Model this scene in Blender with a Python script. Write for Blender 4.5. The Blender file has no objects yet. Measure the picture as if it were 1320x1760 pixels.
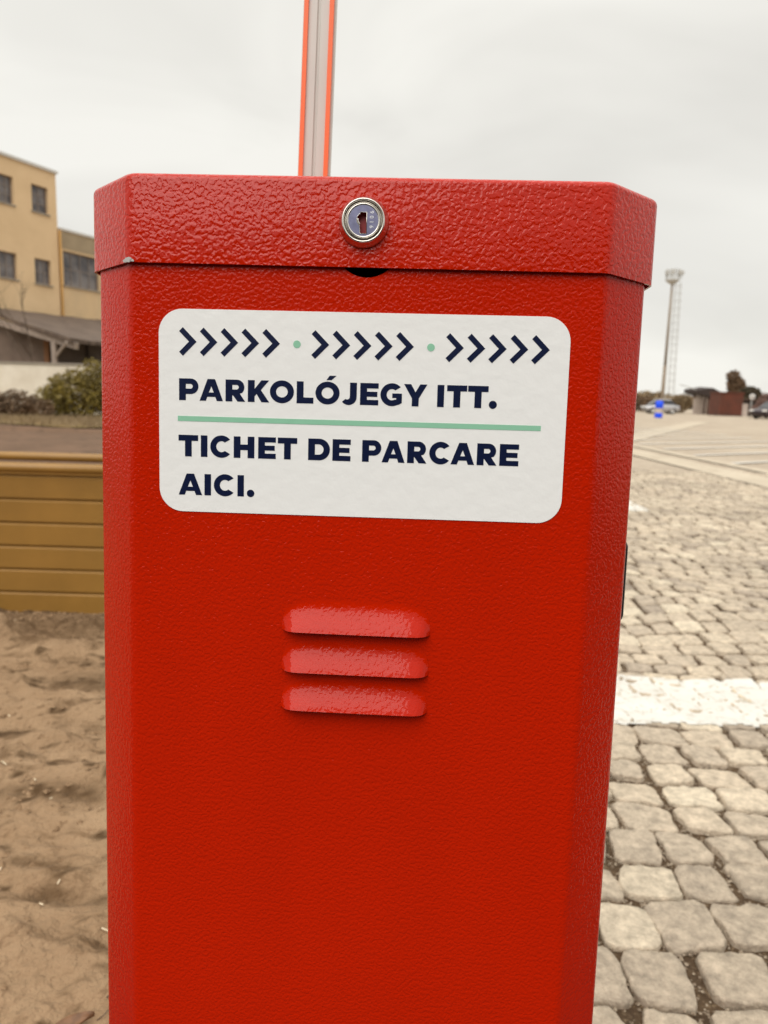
import bpy, bmesh, math, random
from mathutils import Vector, Matrix, noise
R = math.radians
random.seed(7)
SC = bpy.context.scene
COL = SC.collection

# ------------------------------------------------------------------ camera
CAM_H = 0.97
PITCH, ROLL, FPX = 0.15859, 0.02854, 1246.76
cd = bpy.data.cameras.new('camera')
cam = bpy.data.objects.new('camera', cd); COL.objects.link(cam)
fw = Vector((0, math.cos(PITCH), -math.sin(PITCH)))
rt0 = Vector((1, 0, 0)); up0 = rt0.cross(fw)
rt = math.cos(ROLL)*rt0 + math.sin(ROLL)*up0
up = -math.sin(ROLL)*rt0 + math.cos(ROLL)*up0
m = Matrix((rt, up, -fw)).transposed().to_4x4()
m.translation = (0, 0, CAM_H)
cam.matrix_world = m
cd.sensor_fit = 'VERTICAL'; cd.sensor_height = 24.0
cd.lens = FPX/1760*24.0
cd.clip_start = 0.01; cd.clip_end = 3000
cd.dof.use_dof = True; cd.dof.focus_distance = 0.485
cd.dof.aperture_fstop = cd.lens/2.5
SC.camera = cam

# ------------------------------------------------------------------ world, sun, exposure
SUN_EL, SUN_AZ = R(46), R(208)          # azimuth measured clockwise from +Y
w = bpy.data.worlds.new('World'); SC.world = w; w.use_nodes = True
nt = w.node_tree; nt.nodes.clear()
def N(tree, t, **kw):
    n = tree.nodes.new(t)
    for k, v in kw.items(): setattr(n, k, v)
    return n
out = N(nt, 'ShaderNodeOutputWorld'); bg = N(nt, 'ShaderNodeBackground')
sky = N(nt, 'ShaderNodeTexSky'); sky.sky_type = 'NISHITA'; sky.sun_disc = False
sky.sun_elevation = SUN_EL; sky.sun_rotation = SUN_AZ
tc = N(nt, 'ShaderNodeTexCoord')
mp = N(nt, 'ShaderNodeMapping'); mp.inputs['Scale'].default_value = (1.0, 1.0, 2.6)
mp.inputs['Location'].default_value = (0.35, 0.2, 0.1)
nz = N(nt, 'ShaderNodeTexNoise'); nz.inputs['Scale'].default_value = 2.1
nz.inputs['Detail'].default_value = 4.0; nz.inputs['Roughness'].default_value = 0.45; nz.inputs['Distortion'].default_value = 0.5
cr = N(nt, 'ShaderNodeValToRGB')
cr.color_ramp.elements[0].position = 0.36; cr.color_ramp.elements[0].color = (7.9, 7.7, 7.15, 1)
cr.color_ramp.elements[1].position = 0.62; cr.color_ramp.elements[1].color = (9.6, 9.4, 8.75, 1)
# overcast luminance: brighter towards the zenith
sx = N(nt, 'ShaderNodeSeparateXYZ')
mr = N(nt, 'ShaderNodeMapRange'); mr.inputs['From Min'].default_value = 0.45; mr.inputs['From Max'].default_value = 0.95
mr.inputs['To Min'].default_value = 1.0; mr.inputs['To Max'].default_value = 2.3
mul = N(nt, 'ShaderNodeVectorMath', operation='SCALE')
mix = N(nt, 'ShaderNodeMix', data_type='RGBA'); mix.inputs['Factor'].default_value = 0.95
L = nt.links.new
L(tc.outputs['Generated'], mp.inputs['Vector']); L(mp.outputs['Vector'], nz.inputs['Vector'])
L(nz.outputs['Fac'], cr.inputs['Fac'])
L(tc.outputs['Generated'], sx.inputs[0]); L(sx.outputs['Z'], mr.inputs['Value'])
L(cr.outputs['Color'], mul.inputs[0]); L(mr.outputs['Result'], mul.inputs['Scale'])
L(sky.outputs['Color'], mix.inputs['A']); L(mul.outputs['Vector'], mix.inputs['B'])
L(mix.outputs['Result'], bg.inputs['Color']); bg.inputs['Strength'].default_value = 0.1
L(bg.outputs['Background'], out.inputs['Surface'])
sd = bpy.data.lights.new('sun', 'SUN'); sd.energy = 1.7; sd.angle = R(50); sd.color = (1.0, 0.965, 0.92)
so = bpy.data.objects.new('sun', sd); COL.objects.link(so)
sv = Vector((math.sin(SUN_AZ)*math.cos(SUN_EL), math.cos(SUN_AZ)*math.cos(SUN_EL), math.sin(SUN_EL)))
so.rotation_euler = sv.to_track_quat('Z', 'Y').to_euler(); so.location = (-5, -8, 12)
SC.view_settings.view_transform = 'Standard'; SC.view_settings.look = 'None'
SC.view_settings.exposure = 0.0; SC.view_settings.gamma = 1.0

# ------------------------------------------------------------------ helpers
def link(o, parent=None):
    COL.objects.link(o)
    if parent: o.parent = parent
    return o
def tag(o, label=None, cat=None, group=None, kind=None):
    if label: o['label'] = label
    if cat: o['category'] = cat
    if group: o['group'] = group
    if kind: o['kind'] = kind
    return o
def empty(name, loc=(0, 0, 0), rz=0):
    o = bpy.data.objects.new(name, None); o.empty_display_size = 0.2
    COL.objects.link(o); o.location = loc; o.rotation_euler = (0, 0, rz); return o
def mesh(name, verts, faces, mat, parent=None, smooth=False, mats=None, fm=None):
    me = bpy.data.meshes.new(name); me.from_pydata([tuple(v) for v in verts], [], faces); me.update()
    if mats:
        for q in mats: me.materials.append(q)
        if fm: me.polygons.foreach_set('material_index', fm)
    elif mat: me.materials.append(mat)
    if smooth: me.polygons.foreach_set('use_smooth', [True]*len(me.polygons))
    return link(bpy.data.objects.new(name, me), parent)
class MB:
    def __init__(s): s.v = []; s.f = []
    def add(s, vs, fs):
        o = len(s.v); s.v += [tuple(v) for v in vs]; s.f += [tuple(i+o for i in f) for f in fs]; return s
    def box(s, x0, x1, y0, y1, z0, z1):
        return s.add([(x0,y0,z0),(x1,y0,z0),(x1,y1,z0),(x0,y1,z0),(x0,y0,z1),(x1,y0,z1),(x1,y1,z1),(x0,y1,z1)],
            [(3,2,1,0),(4,5,6,7),(0,1,5,4),(1,2,6,5),(2,3,7,6),(3,0,4,7)])
    def tube(s, pts, rad, n=8, cap=True):
        pts = [Vector(p) for p in pts]
        if not isinstance(rad, (list, tuple)): rad = [rad]*len(pts)
        rings = []
        for i, p in enumerate(pts):
            d = (pts[min(i+1, len(pts)-1)] - pts[max(i-1, 0)]).normalized()
            a = d.orthogonal() if abs(d.z) > .9 else d.cross(Vector((0, 0, 1)))
            a.normalize(); b = d.cross(a)
            rings.append([p + (a*math.cos(2*math.pi*k/n) + b*math.sin(2*math.pi*k/n))*rad[i] for k in range(n)])
        vs = [v for r in rings for v in r]; fs = []
        for i in range(len(rings)-1):
            for k in range(n):
                fs.append((i*n+k, i*n+(k+1) % n, (i+1)*n+(k+1) % n, (i+1)*n+k))
        if cap: fs += [tuple(range(n))[::-1], tuple((len(rings)-1)*n+k for k in range(n))]
        return s.add(vs, fs)
    def bar(s, p, q, wx, wz, upv=(0, 0, 1)):
        p, q = Vector(p), Vector(q); d = (q-p).normalized(); a = d.cross(Vector(upv)).normalized()*wx/2; b = a.cross(d).normalized()*wz/2
        vs = [p-a-b, p+a-b, p+a+b, p-a+b, q-a-b, q+a-b, q+a+b, q-a+b]
        return s.add(vs, [(0,1,2,3),(7,6,5,4),(0,4,5,1),(1,5,6,2),(2,6,7,3),(3,7,4,0)])
    def lathe(s, prof, n=48, axis='Z', c=(0, 0, 0)):
        vs = []; fs = []
        for (r, h) in prof:
            for k in range(n):
                a = 2*math.pi*k/n; x, y = r*math.cos(a), r*math.sin(a)
                vs.append((c[0]+x, c[1]+y, c[2]+h) if axis == 'Z' else (c[0]+x, c[1]-h, c[2]+y))
        for i in range(len(prof)-1):
            for k in range(n): fs.append((i*n+k, i*n+(k+1) % n, (i+1)*n+(k+1) % n, (i+1)*n+k))
        return s.add(vs, fs)
    def build(s, name, mat, parent=None, smooth=False, bevel=0):
        o = mesh(name, s.v, s.f, mat, parent, smooth)
        if bevel:
            b = o.modifiers.new('bevel', 'BEVEL'); b.width = bevel; b.segments = 2; b.limit_method = 'ANGLE'
        return o
def evaluated(o):
    dg = bpy.context.evaluated_depsgraph_get(); dg.update()
    return bpy.data.meshes.new_from_object(o.evaluated_get(dg))
def fill2d(loops, name='fill'):
    """flat mesh data (x, y) from closed loops; inner loops are holes"""
    cu = bpy.data.curves.new(name, 'CURVE'); cu.dimensions = '2D'; cu.fill_mode = 'BOTH'
    for lp in loops:
        sp = cu.splines.new('POLY'); sp.points.add(len(lp)-1)
        for p, (x, y) in zip(sp.points, lp): p.co = (x, y, 0, 1)
        sp.use_cyclic_u = True
    o = bpy.data.objects.new(name, cu); COL.objects.link(o)
    me = evaluated(o)
    vs = [v.co.copy() for v in me.vertices]; fs = [tuple(p.vertices) for p in me.polygons]
    bpy.data.objects.remove(o); bpy.data.curves.remove(cu); bpy.data.meshes.remove(me)
    return vs, fs

# ------------------------------------------------------------------ materials
def mat(name, col, rough=0.6, metal=0.0, var=0.0, vscale=8.0, bump=0.0, bscale=40.0, col2=None, spec=0.5, detail=4.0, coord='Object', distort=0.0, stretch=(1, 1, 1)):
    ma = bpy.data.materials.new(name); ma.use_nodes = True; t = ma.node_tree
    b = t.nodes['Principled BSDF']; b.inputs['Roughness'].default_value = rough; b.inputs['Metallic'].default_value = metal
    b.inputs['Specular IOR Level'].default_value = spec
    b.inputs['Base Color'].default_value = (*col, 1)
    tc = N(t, 'ShaderNodeTexCoord'); mpn = N(t, 'ShaderNodeMapping'); mpn.inputs['Scale'].default_value = stretch
    t.links.new(tc.outputs[coord], mpn.inputs['Vector'])
    if var or col2:
        nz = N(t, 'ShaderNodeTexNoise'); nz.inputs['Scale'].default_value = vscale; nz.inputs['Detail'].default_value = detail
        nz.inputs['Roughness'].default_value = 0.6; nz.inputs['Distortion'].default_value = distort
        t.links.new(mpn.outputs['Vector'], nz.inputs['Vector'])
        cr = N(t, 'ShaderNodeValToRGB'); c2 = col2 or tuple(c*(1-var) for c in col)
        cr.color_ramp.elements[0].position = 0.35; cr.color_ramp.elements[1].position = 0.65
        cr.color_ramp.elements[0].color = (*c2, 1); cr.color_ramp.elements[1].color = (*col, 1)
        t.links.new(nz.outputs['Fac'], cr.inputs['Fac']); t.links.new(cr.outputs['Color'], b.inputs['Base Color'])
    if bump:
        n2 = N(t, 'ShaderNodeTexNoise'); n2.inputs['Scale'].default_value = bscale; n2.inputs['Detail'].default_value = 5
        t.links.new(mpn.outputs['Vector'], n2.inputs['Vector'])
        bn = N(t, 'ShaderNodeBump'); bn.inputs['Distance'].default_value = bump
        t.links.new(n2.outputs['Fac'], bn.inputs['Height']); t.links.new(bn.outputs['Normal'], b.inputs['Normal'])
    return ma

def powder_red(name, scale, dist, base=(0.50, 0.0130, 0.0004), fine=0.12, ior=1.45, r0=.1, r1=.24):
    """wrinkled powder coat: smooth glossy islands with soft valleys"""
    ma = bpy.data.materials.new(name); ma.use_nodes = True; t = ma.node_tree; l = t.links.new
    b = t.nodes['Principled BSDF']; nv = N(t, 'ShaderNodeTexNoise'); nv.inputs['Scale'].default_value = 5.0; nv.inputs['Detail'].default_value = 6
    mv = N(t, 'ShaderNodeMix', data_type='RGBA'); mv.inputs['A'].default_value = (*[c*.9 for c in base], 1); mv.inputs['B'].default_value = (*[c*1.08 for c in base], 1)
    l(nv.outputs['Fac'], mv.inputs['Factor']); l(mv.outputs['Result'], b.inputs['Base Color'])
    b.inputs['IOR'].default_value = ior
    tc = N(t, 'ShaderNodeTexCoord')
    nz = N(t, 'ShaderNodeTexNoise'); nz.inputs['Scale'].default_value = scale; nz.inputs['Detail'].default_value = 0.6
    nz.inputs['Roughness'].default_value = 0.35; nz.inputs['Distortion'].default_value = 0.45
    mr = N(t, 'ShaderNodeMapRange', interpolation_type='SMOOTHSTEP')
    mr.inputs['From Min'].default_value = 0.28; mr.inputs['From Max'].default_value = 0.66
    n2 = N(t, 'ShaderNodeTexNoise'); n2.inputs['Scale'].default_value = scale*2.3; n2.inputs['Detail'].default_value = 0.5
    ad = N(t, 'ShaderNodeMath', operation='MULTIPLY_ADD'); ad.inputs[1].default_value = fine
    bn = N(t, 'ShaderNodeBump'); bn.inputs['Distance'].default_value = dist; bn.inputs['Strength'].default_value = 1.0
    l(tc.outputs['Object'], nz.inputs['Vector']); l(tc.outputs['Object'], n2.inputs['Vector'])
    l(nz.outputs['Fac'], mr.inputs['Value']); l(n2.outputs['Fac'], ad.inputs[0]); l(mr.outputs['Result'], ad.inputs[2])
    l(ad.outputs[0], bn.inputs['Height']); l(bn.outputs['Normal'], b.inputs['Normal'])
    # faint dust and rub marks in the gloss
    n3 = N(t, 'ShaderNodeTexNoise'); n3.inputs['Scale'].default_value = 14; n3.inputs['Detail'].default_value = 5
    m3 = N(t, 'ShaderNodeMapRange'); m3.inputs['To Min'].default_value = r0; m3.inputs['To Max'].default_value = r1
    l(tc.outputs['Object'], n3.inputs['Vector']); l(n3.outputs['Fac'], m3.inputs['Value']); l(m3.outputs['Result'], b.inputs['Roughness'])
    return ma
M = {}
M['lid_red'] = powder_red('lid_red', 400, 0.00021, ior=1.38, r0=.07, r1=.15)
M['body_red'] = powder_red('body_red', 460, 0.00017, ior=1.25)
M['louvre_red'] = powder_red('louvre_red', 420, 0.00009, ior=1.30, r0=.07, r1=.12)
M['dark'] = mat('dark_inside', (0.006, 0.004, 0.004), 0.8)  # near black: shade inside the openings is put into the colour
M['sticker'] = mat('sticker_white', (0.90, 0.895, 0.88), 0.2, bump=0.00035, bscale=110)
M['navy'] = mat('sticker_navy', (0.004, 0.009, 0.04), 0.3, spec=.3, bump=0.00022, bscale=150)
M['mint'] = mat('sticker_mint', (0.28, 0.58, 0.40), 0.35, bump=0.00022, bscale=150)
M['chrome'] = mat('lock_chrome', (0.72, 0.68, 0.62), 0.16, 1.0, var=.1, vscale=200)
M['plug'] = mat('lock_plug', (0.24, 0.24, 0.36), 0.3, 1.0, var=.25, vscale=300)  # blue tint and dark tone of mirrored surroundings put into the metal colour
M['engrave'] = mat('stamped_number', (0.85, 0.85, 0.88), 0.4, 0.2)
M['black'] = mat('black_plastic', (0.01, 0.01, 0.012), 0.4)
M['boom'] = mat('boom_white', (0.66, 0.64, 0.59), 0.4, var=.1, vscale=6)
M['boom_edge'] = mat('boom_edge_orange', (0.95, 0.15, 0.03), 0.4)
M['ochre'] = mat('ochre_paint', (0.33, 0.17, 0.034), 0.42, var=.2, vscale=3, bump=.0008, bscale=60)
M['wall'] = mat('beige_render', (0.77, 0.56, 0.335), 0.9, col2=(0.70, 0.50, 0.29), vscale=0.7, bump=.01, bscale=14, distort=.6)
M['wall2'] = mat('pale_render', (0.72, 0.52, 0.30), 0.9, col2=(0.63, 0.46, 0.275), vscale=0.8, bump=.01, bscale=14)
M['concrete'] = mat('grey_concrete', (0.36, 0.31, 0.25), 0.85, var=.25, vscale=3, bump=.006, bscale=30)
M['trim'] = mat('roof_trim', (0.62, 0.60, 0.56), 0.6, var=.1)
M['frame'] = mat('window_frame', (0.27, 0.22, 0.19), 0.7, var=.2)
M['glass'] = mat('old_pane', (0.06, 0.055, 0.06), 0.12, col2=(0.20, 0.18, 0.175), vscale=1.6, detail=1)
M['roofing'] = mat('roofing_felt', (0.075, 0.05, 0.036), 0.9, col2=(0.155, 0.11, 0.08), vscale=1.3, bump=.02, bscale=6, stretch=(1, 3, 1))
M['timber'] = mat('grey_timber', (0.34, 0.27, 0.22), 0.85, var=.25, vscale=5)
M['shedwall'] = mat('brown_shed_wall', (0.19, 0.14, 0.11), 0.9, col2=(0.13, 0.095, 0.075), vscale=1.2)
M['white_wall'] = mat('limewash', (0.80, 0.73, 0.61), 0.9, col2=(0.68, 0.60, 0.48), vscale=1.2, bump=.01, bscale=12)
M['bark'] = mat('bark', (0.11, 0.075, 0.05), 0.9, var=.3, vscale=20)
M['leaf_olive'] = mat('leaf_olive', (0.30, 0.225, 0.04), 0.7, col2=(0.11, 0.08, 0.018), vscale=2.2)
M['leaf_brown'] = mat('leaf_brown', (0.21, 0.125, 0.065), 0.8, col2=(0.11, 0.07, 0.04), vscale=2.0)
M['leaf_dark'] = mat('leaf_dark', (0.055, 0.045, 0.022), 0.8, col2=(0.10, 0.07, 0.04), vscale=.8)
M['leaf_tan'] = mat('leaf_tan', (0.30, 0.215, 0.115), 0.8, col2=(0.20, 0.14, 0.075), vscale=.8)
M['leaf_pink'] = mat('leaf_pink', (0.26, 0.15, 0.115), 0.8, col2=(0.17, 0.10, 0.08), vscale=.8)
M['mast'] = mat('mast_steel', (0.27, 0.21, 0.15), 0.6, var=.15, vscale=1)
M['galv'] = mat('galvanised', (0.50, 0.49, 0.46), 0.5, 0.3, var=.1)
M['car_paint'] = mat('silver_paint', (0.42, 0.41, 0.42), 0.3, 0.5)
M['car_dark'] = mat('dark_paint', (0.05, 0.035, 0.04), 0.3)
M['car_glass'] = mat('car_glass', (0.04, 0.04, 0.045), 0.1)
M['tyre'] = mat('tyre', (0.02, 0.018, 0.016), 0.8)
M['blue'] = mat('blue_plastic', (0.0, 0.07, 0.85), 0.45)
M['white'] = mat('white_plastic', (0.8, 0.78, 0.74), 0.5)
M['rust'] = mat('rust_red_cladding', (0.13, 0.035, 0.018), 0.8, col2=(0.085, 0.028, 0.015), vscale=1.1)
M['roofdark'] = mat('dark_roofing', (0.035, 0.022, 0.018), 0.8)
M['brownwall'] = mat('brown_cladding', (0.12, 0.075, 0.055), 0.9, var=.3, vscale=1)
M['pale'] = mat('pale_panel', (0.55, 0.46, 0.40), 0.8, var=.2, vscale=1)

# ------------------------------------------------------------------ ground
def ground_mat(name, c1, c2, c3, s1, s2, bump, bscale, stretch=(1, 1, 1), wet=None):
    ma = bpy.data.materials.new(name); ma.use_nodes = True; t = ma.node_tree; l = t.links.new
    b = t.nodes['Principled BSDF']; b.inputs['Roughness'].default_value = 0.9; b.inputs['Specular IOR Level'].default_value = 0.25
    tc = N(t, 'ShaderNodeTexCoord'); mp = N(t, 'ShaderNodeMapping'); mp.inputs['Scale'].default_value = stretch
    l(tc.outputs['Object'], mp.inputs['Vector'])
    def noise_ramp(scale, p0, p1):
        n = N(t, 'ShaderNodeTexNoise'); n.inputs['Scale'].default_value = scale; n.inputs['Detail'].default_value = 6; n.inputs['Roughness'].default_value = .62
        n.inputs['Distortion'].default_value = .4
        r = N(t, 'ShaderNodeMapRange'); r.inputs['From Min'].default_value = p0; r.inputs['From Max'].default_value = p1
        l(mp.outputs['Vector'], n.inputs['Vector']); l(n.outputs['Fac'], r.inputs['Value']); return r
    a = noise_ramp(s1, .38, .62); d = noise_ramp(s2, .53, .66)
    m1 = N(t, 'ShaderNodeMix', data_type='RGBA'); m1.inputs['A'].default_value = (*c1, 1); m1.inputs['B'].default_value = (*c2, 1)
    m2 = N(t, 'ShaderNodeMix', data_type='RGBA'); m2.inputs['B'].default_value = (*c3, 1)
    l(a.outputs[0], m1.inputs['Factor']); l(m1.outputs['Result'], m2.inputs['A']); l(d.outputs[0], m2.inputs['Factor'])
    l(m2.outputs['Result'], b.inputs['Base Color'])
    if wet:      # damp soil lies in the ruts and along the trough
        at = N(t, 'ShaderNodeAttribute', attribute_name='damp'); m3 = N(t, 'ShaderNodeMix', data_type='RGBA'); m3.inputs['B'].default_value = (*wet, 1)
        l(at.outputs['Fac'], m3.inputs['Factor']); l(m2.outputs['Result'], m3.inputs['A']); l(m3.outputs['Result'], b.inputs['Base Color'])
    n = N(t, 'ShaderNodeTexNoise'); n.inputs['Scale'].default_value = bscale; n.inputs['Detail'].default_value = 7
    l(tc.outputs['Object'], n.inputs['Vector'])
    bn = N(t, 'ShaderNodeBump'); bn.inputs['Distance'].default_value = bump; l(n.outputs['Fac'], bn.inputs['Height']); l(bn.outputs['Normal'], b.inputs['Normal'])
    return ma
M['mud'] = ground_mat('dried_mud', (0.345, 0.228, 0.132), (0.275, 0.175, 0.097), (0.14, 0.082, 0.04), 2.6, 5.5, .024, 45, (1, 1.8, 1), (0.085, 0.047, 0.02))
M['asphalt'] = ground_mat('added_asphalt', (0.042, 0.037, 0.033), (0.034, 0.03, 0.027), (0.055, 0.046, 0.038), 1.2, 6, .004, 120)  # for the added road, dark so that the cabinet reflects little
M['soil'] = ground_mat('brown_soil', (0.165, 0.098, 0.06), (0.13, 0.078, 0.047), (0.09, 0.055, 0.034), .9, 3, .03, 12)
M['turf'] = ground_mat('dry_turf', (0.22, 0.155, 0.055), (0.17, 0.115, 0.045), (0.25, 0.16, 0.07), .7, 2.5, .05, 9)
M['farset'] = ground_mat('worn_setts', (0.46, 0.385, 0.295), (0.38, 0.31, 0.235), (0.28, 0.215, 0.16), .5, 8.0, .012, 26, (1, 1, 1))
M['strip'] = ground_mat('pale_concrete', (0.53, 0.455, 0.35), (0.47, 0.40, 0.305), (0.40, 0.33, 0.245), .8, 3, .004, 40)
M['paint'] = ground_mat('road_paint', (0.66, 0.645, 0.60), (0.61, 0.59, 0.54), (0.50, 0.46, 0.39), 6, 30, .002, 90)
M['bed'] = ground_mat('joint_grit', (0.10, 0.063, 0.034), (0.065, 0.04, 0.022), (0.20, 0.14, 0.085), 30, 90, .006, 160)

def quad(name, pts, mt, kind='structure', z=None):
    o = mesh(name, pts, [tuple(range(len(pts)))], mt); o['kind'] = kind; return o
base = quad('ground', [(-1500, -300, -0.30), (1500, -300, -0.30), (1500, 2500, -0.30), (-1500, 2500, -0.30)], M['soil'])

EDGE = 0.02      # the mud meets the paving under the cabinet
# dried mud, a height field
def mud_h(x, y):
    p = Vector((x, y, 0))
    h = 0.03*noise.noise(p*0.9) + 0.024*noise.noise(Vector((x*2.2, y*5.5, 3))) + 0.016*noise.noise(Vector((x*6, y*12, 7)))
    h += 0.010*noise.noise(p*20) + 0.004*noise.noise(p*55)
    k = noise.noise(Vector((x*5, y*9, 11)))
    if k > .2: h += (k-.2)*.09*(1+noise.noise(p*30))
    # tyre ridges that run left to right
    for yc, a, s in ((1.62, -.045, .04), (1.73, .035, .05), (2.02, -.03, .045), (2.15, .026, .05), (1.28, -.025, .03), (2.55, -.03, .06), (2.70, .03, .07), (2.93, .03, .06)):
        d = (y - yc - .05*noise.noise(Vector((x*1.3, yc*5, 0))))/s
        h += a*math.exp(-d*d)*(0.75+.5*noise.noise(Vector((x*7, yc, 2))))
    return h - 0.012
def heightfield(name, x0, x1, y0, y1, dx, dy, fn, mt):
    nx = int((x1-x0)/dx); ny = int((y1-y0)/dy)
    vs = [(x0+(x1-x0)*i/nx, y0+(y1-y0)*j/ny, 0) for j in range(ny+1) for i in range(nx+1)]
    vs = [(x, y, fn(x, y)) for x, y, _ in vs]
    fs = [(j*(nx+1)+i, j*(nx+1)+i+1, (j+1)*(nx+1)+i+1, (j+1)*(nx+1)+i) for j in range(ny) for i in range(nx)]
    o = mesh(name, vs, fs, mt, smooth=True); o['kind'] = 'structure'; return o
mud = heightfield('mud_ground', -3.2, EDGE, 0.8, 4.6, 0.010, 0.010, mud_h, M['mud'])
def damp(x, y):
    p = Vector((x, y, 0)); d = 0
    f = .5+.5*noise.noise(Vector((x*14, y*22, 5)))
    for yc, a, wd, ph in ((2.52, .8, .045, 1), (2.33, .7, .05, 2), (2.16, .7, .03, 3), (2.035, .45, .035, 4), (1.955, 1.0, .024, 5), (1.80, .5, .02, 6), (1.645, .65, .03, 7), (1.40, .7, .018, 8), (1.28, .45, .02, 9)):
        k = noise.noise(Vector((x*3.2, ph*7.3, 0)))+.5*noise.noise(Vector((x*13, ph*3.1, 2)))+.18
        q = (y-yc-.05*noise.noise(Vector((x*1.9, ph*5, 0))))/wd/(.7+.6*f)
        d = max(d, a*math.exp(-q*q)*min(1, max(0, k*3.2)))
    e = min(1, max(0, (y-2.62-.10*noise.noise(Vector((x*2.5, 1, 0))))/.30))
    d = max(d, e*(.45+.35*noise.noise(Vector((x*6, y*11, 8)))+.2*f))
    q = noise.noise(Vector((x*17, y*26, 21)))
    if q > .38: d = max(d, min(.8, (q-.38)*6))
    d *= .55+.9*max(0, .5+noise.noise(Vector((x*40, y*60, 3))))
    return min(1, d*1.25)
at_ = mud.data.attributes.new('damp', 'FLOAT', 'POINT'); at_.data.foreach_set('value', [damp(v.co.x, v.co.y) for v in mud.data.vertices])
def flat_h(x, y):
    p = Vector((x, y, 0))
    h = .05*noise.noise(p*.35) + .02*noise.noise(p*1.7) + .01*noise.noise(p*5)
    return h - .03
heightfield('soil_ground', -40, EDGE, 4.6, 17.2, .22, .12, lambda x, y: flat_h(x, y)+(.07 if y > 16.6 else 0), M['soil'])
heightfield('side_ground', -40, -3.2, .8, 4.6, .3, .3, flat_h, M['mud'])
quad('added_road', [(-60, -60, -.045), (60, -60, -.045), (60, .82, -.045), (-60, .82, -.045)], M['asphalt'])  # added, mostly behind the viewpoint: dark road for the glossy paint to reflect
heightfield('grass_verge', -60, -2, 17.2, 44, .5, .3, lambda x, y: .06+.06*noise.noise(Vector((x*.6, y*.6, 5))), M['turf'])
quad('far_paving', [(EDGE, 10.8, -.012), (400, 10.8, -.012), (400, 600, -.012), (-2, 600, -.012), (-2, 44, -.012), (EDGE, 44, -.012)], M['farset'])
quad('side_paving', [(9.0, .8, -.012), (400, .8, -.012), (400, 10.8, -.012), (9.0, 10.8, -.012)], M['farset'])
quad('joint_bed', [(EDGE, .78, -.0125), (9.0, .78, -.0125), (9.0, 10.8, -.0125), (EDGE, 10.8, -.0125)], M['bed'])

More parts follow.
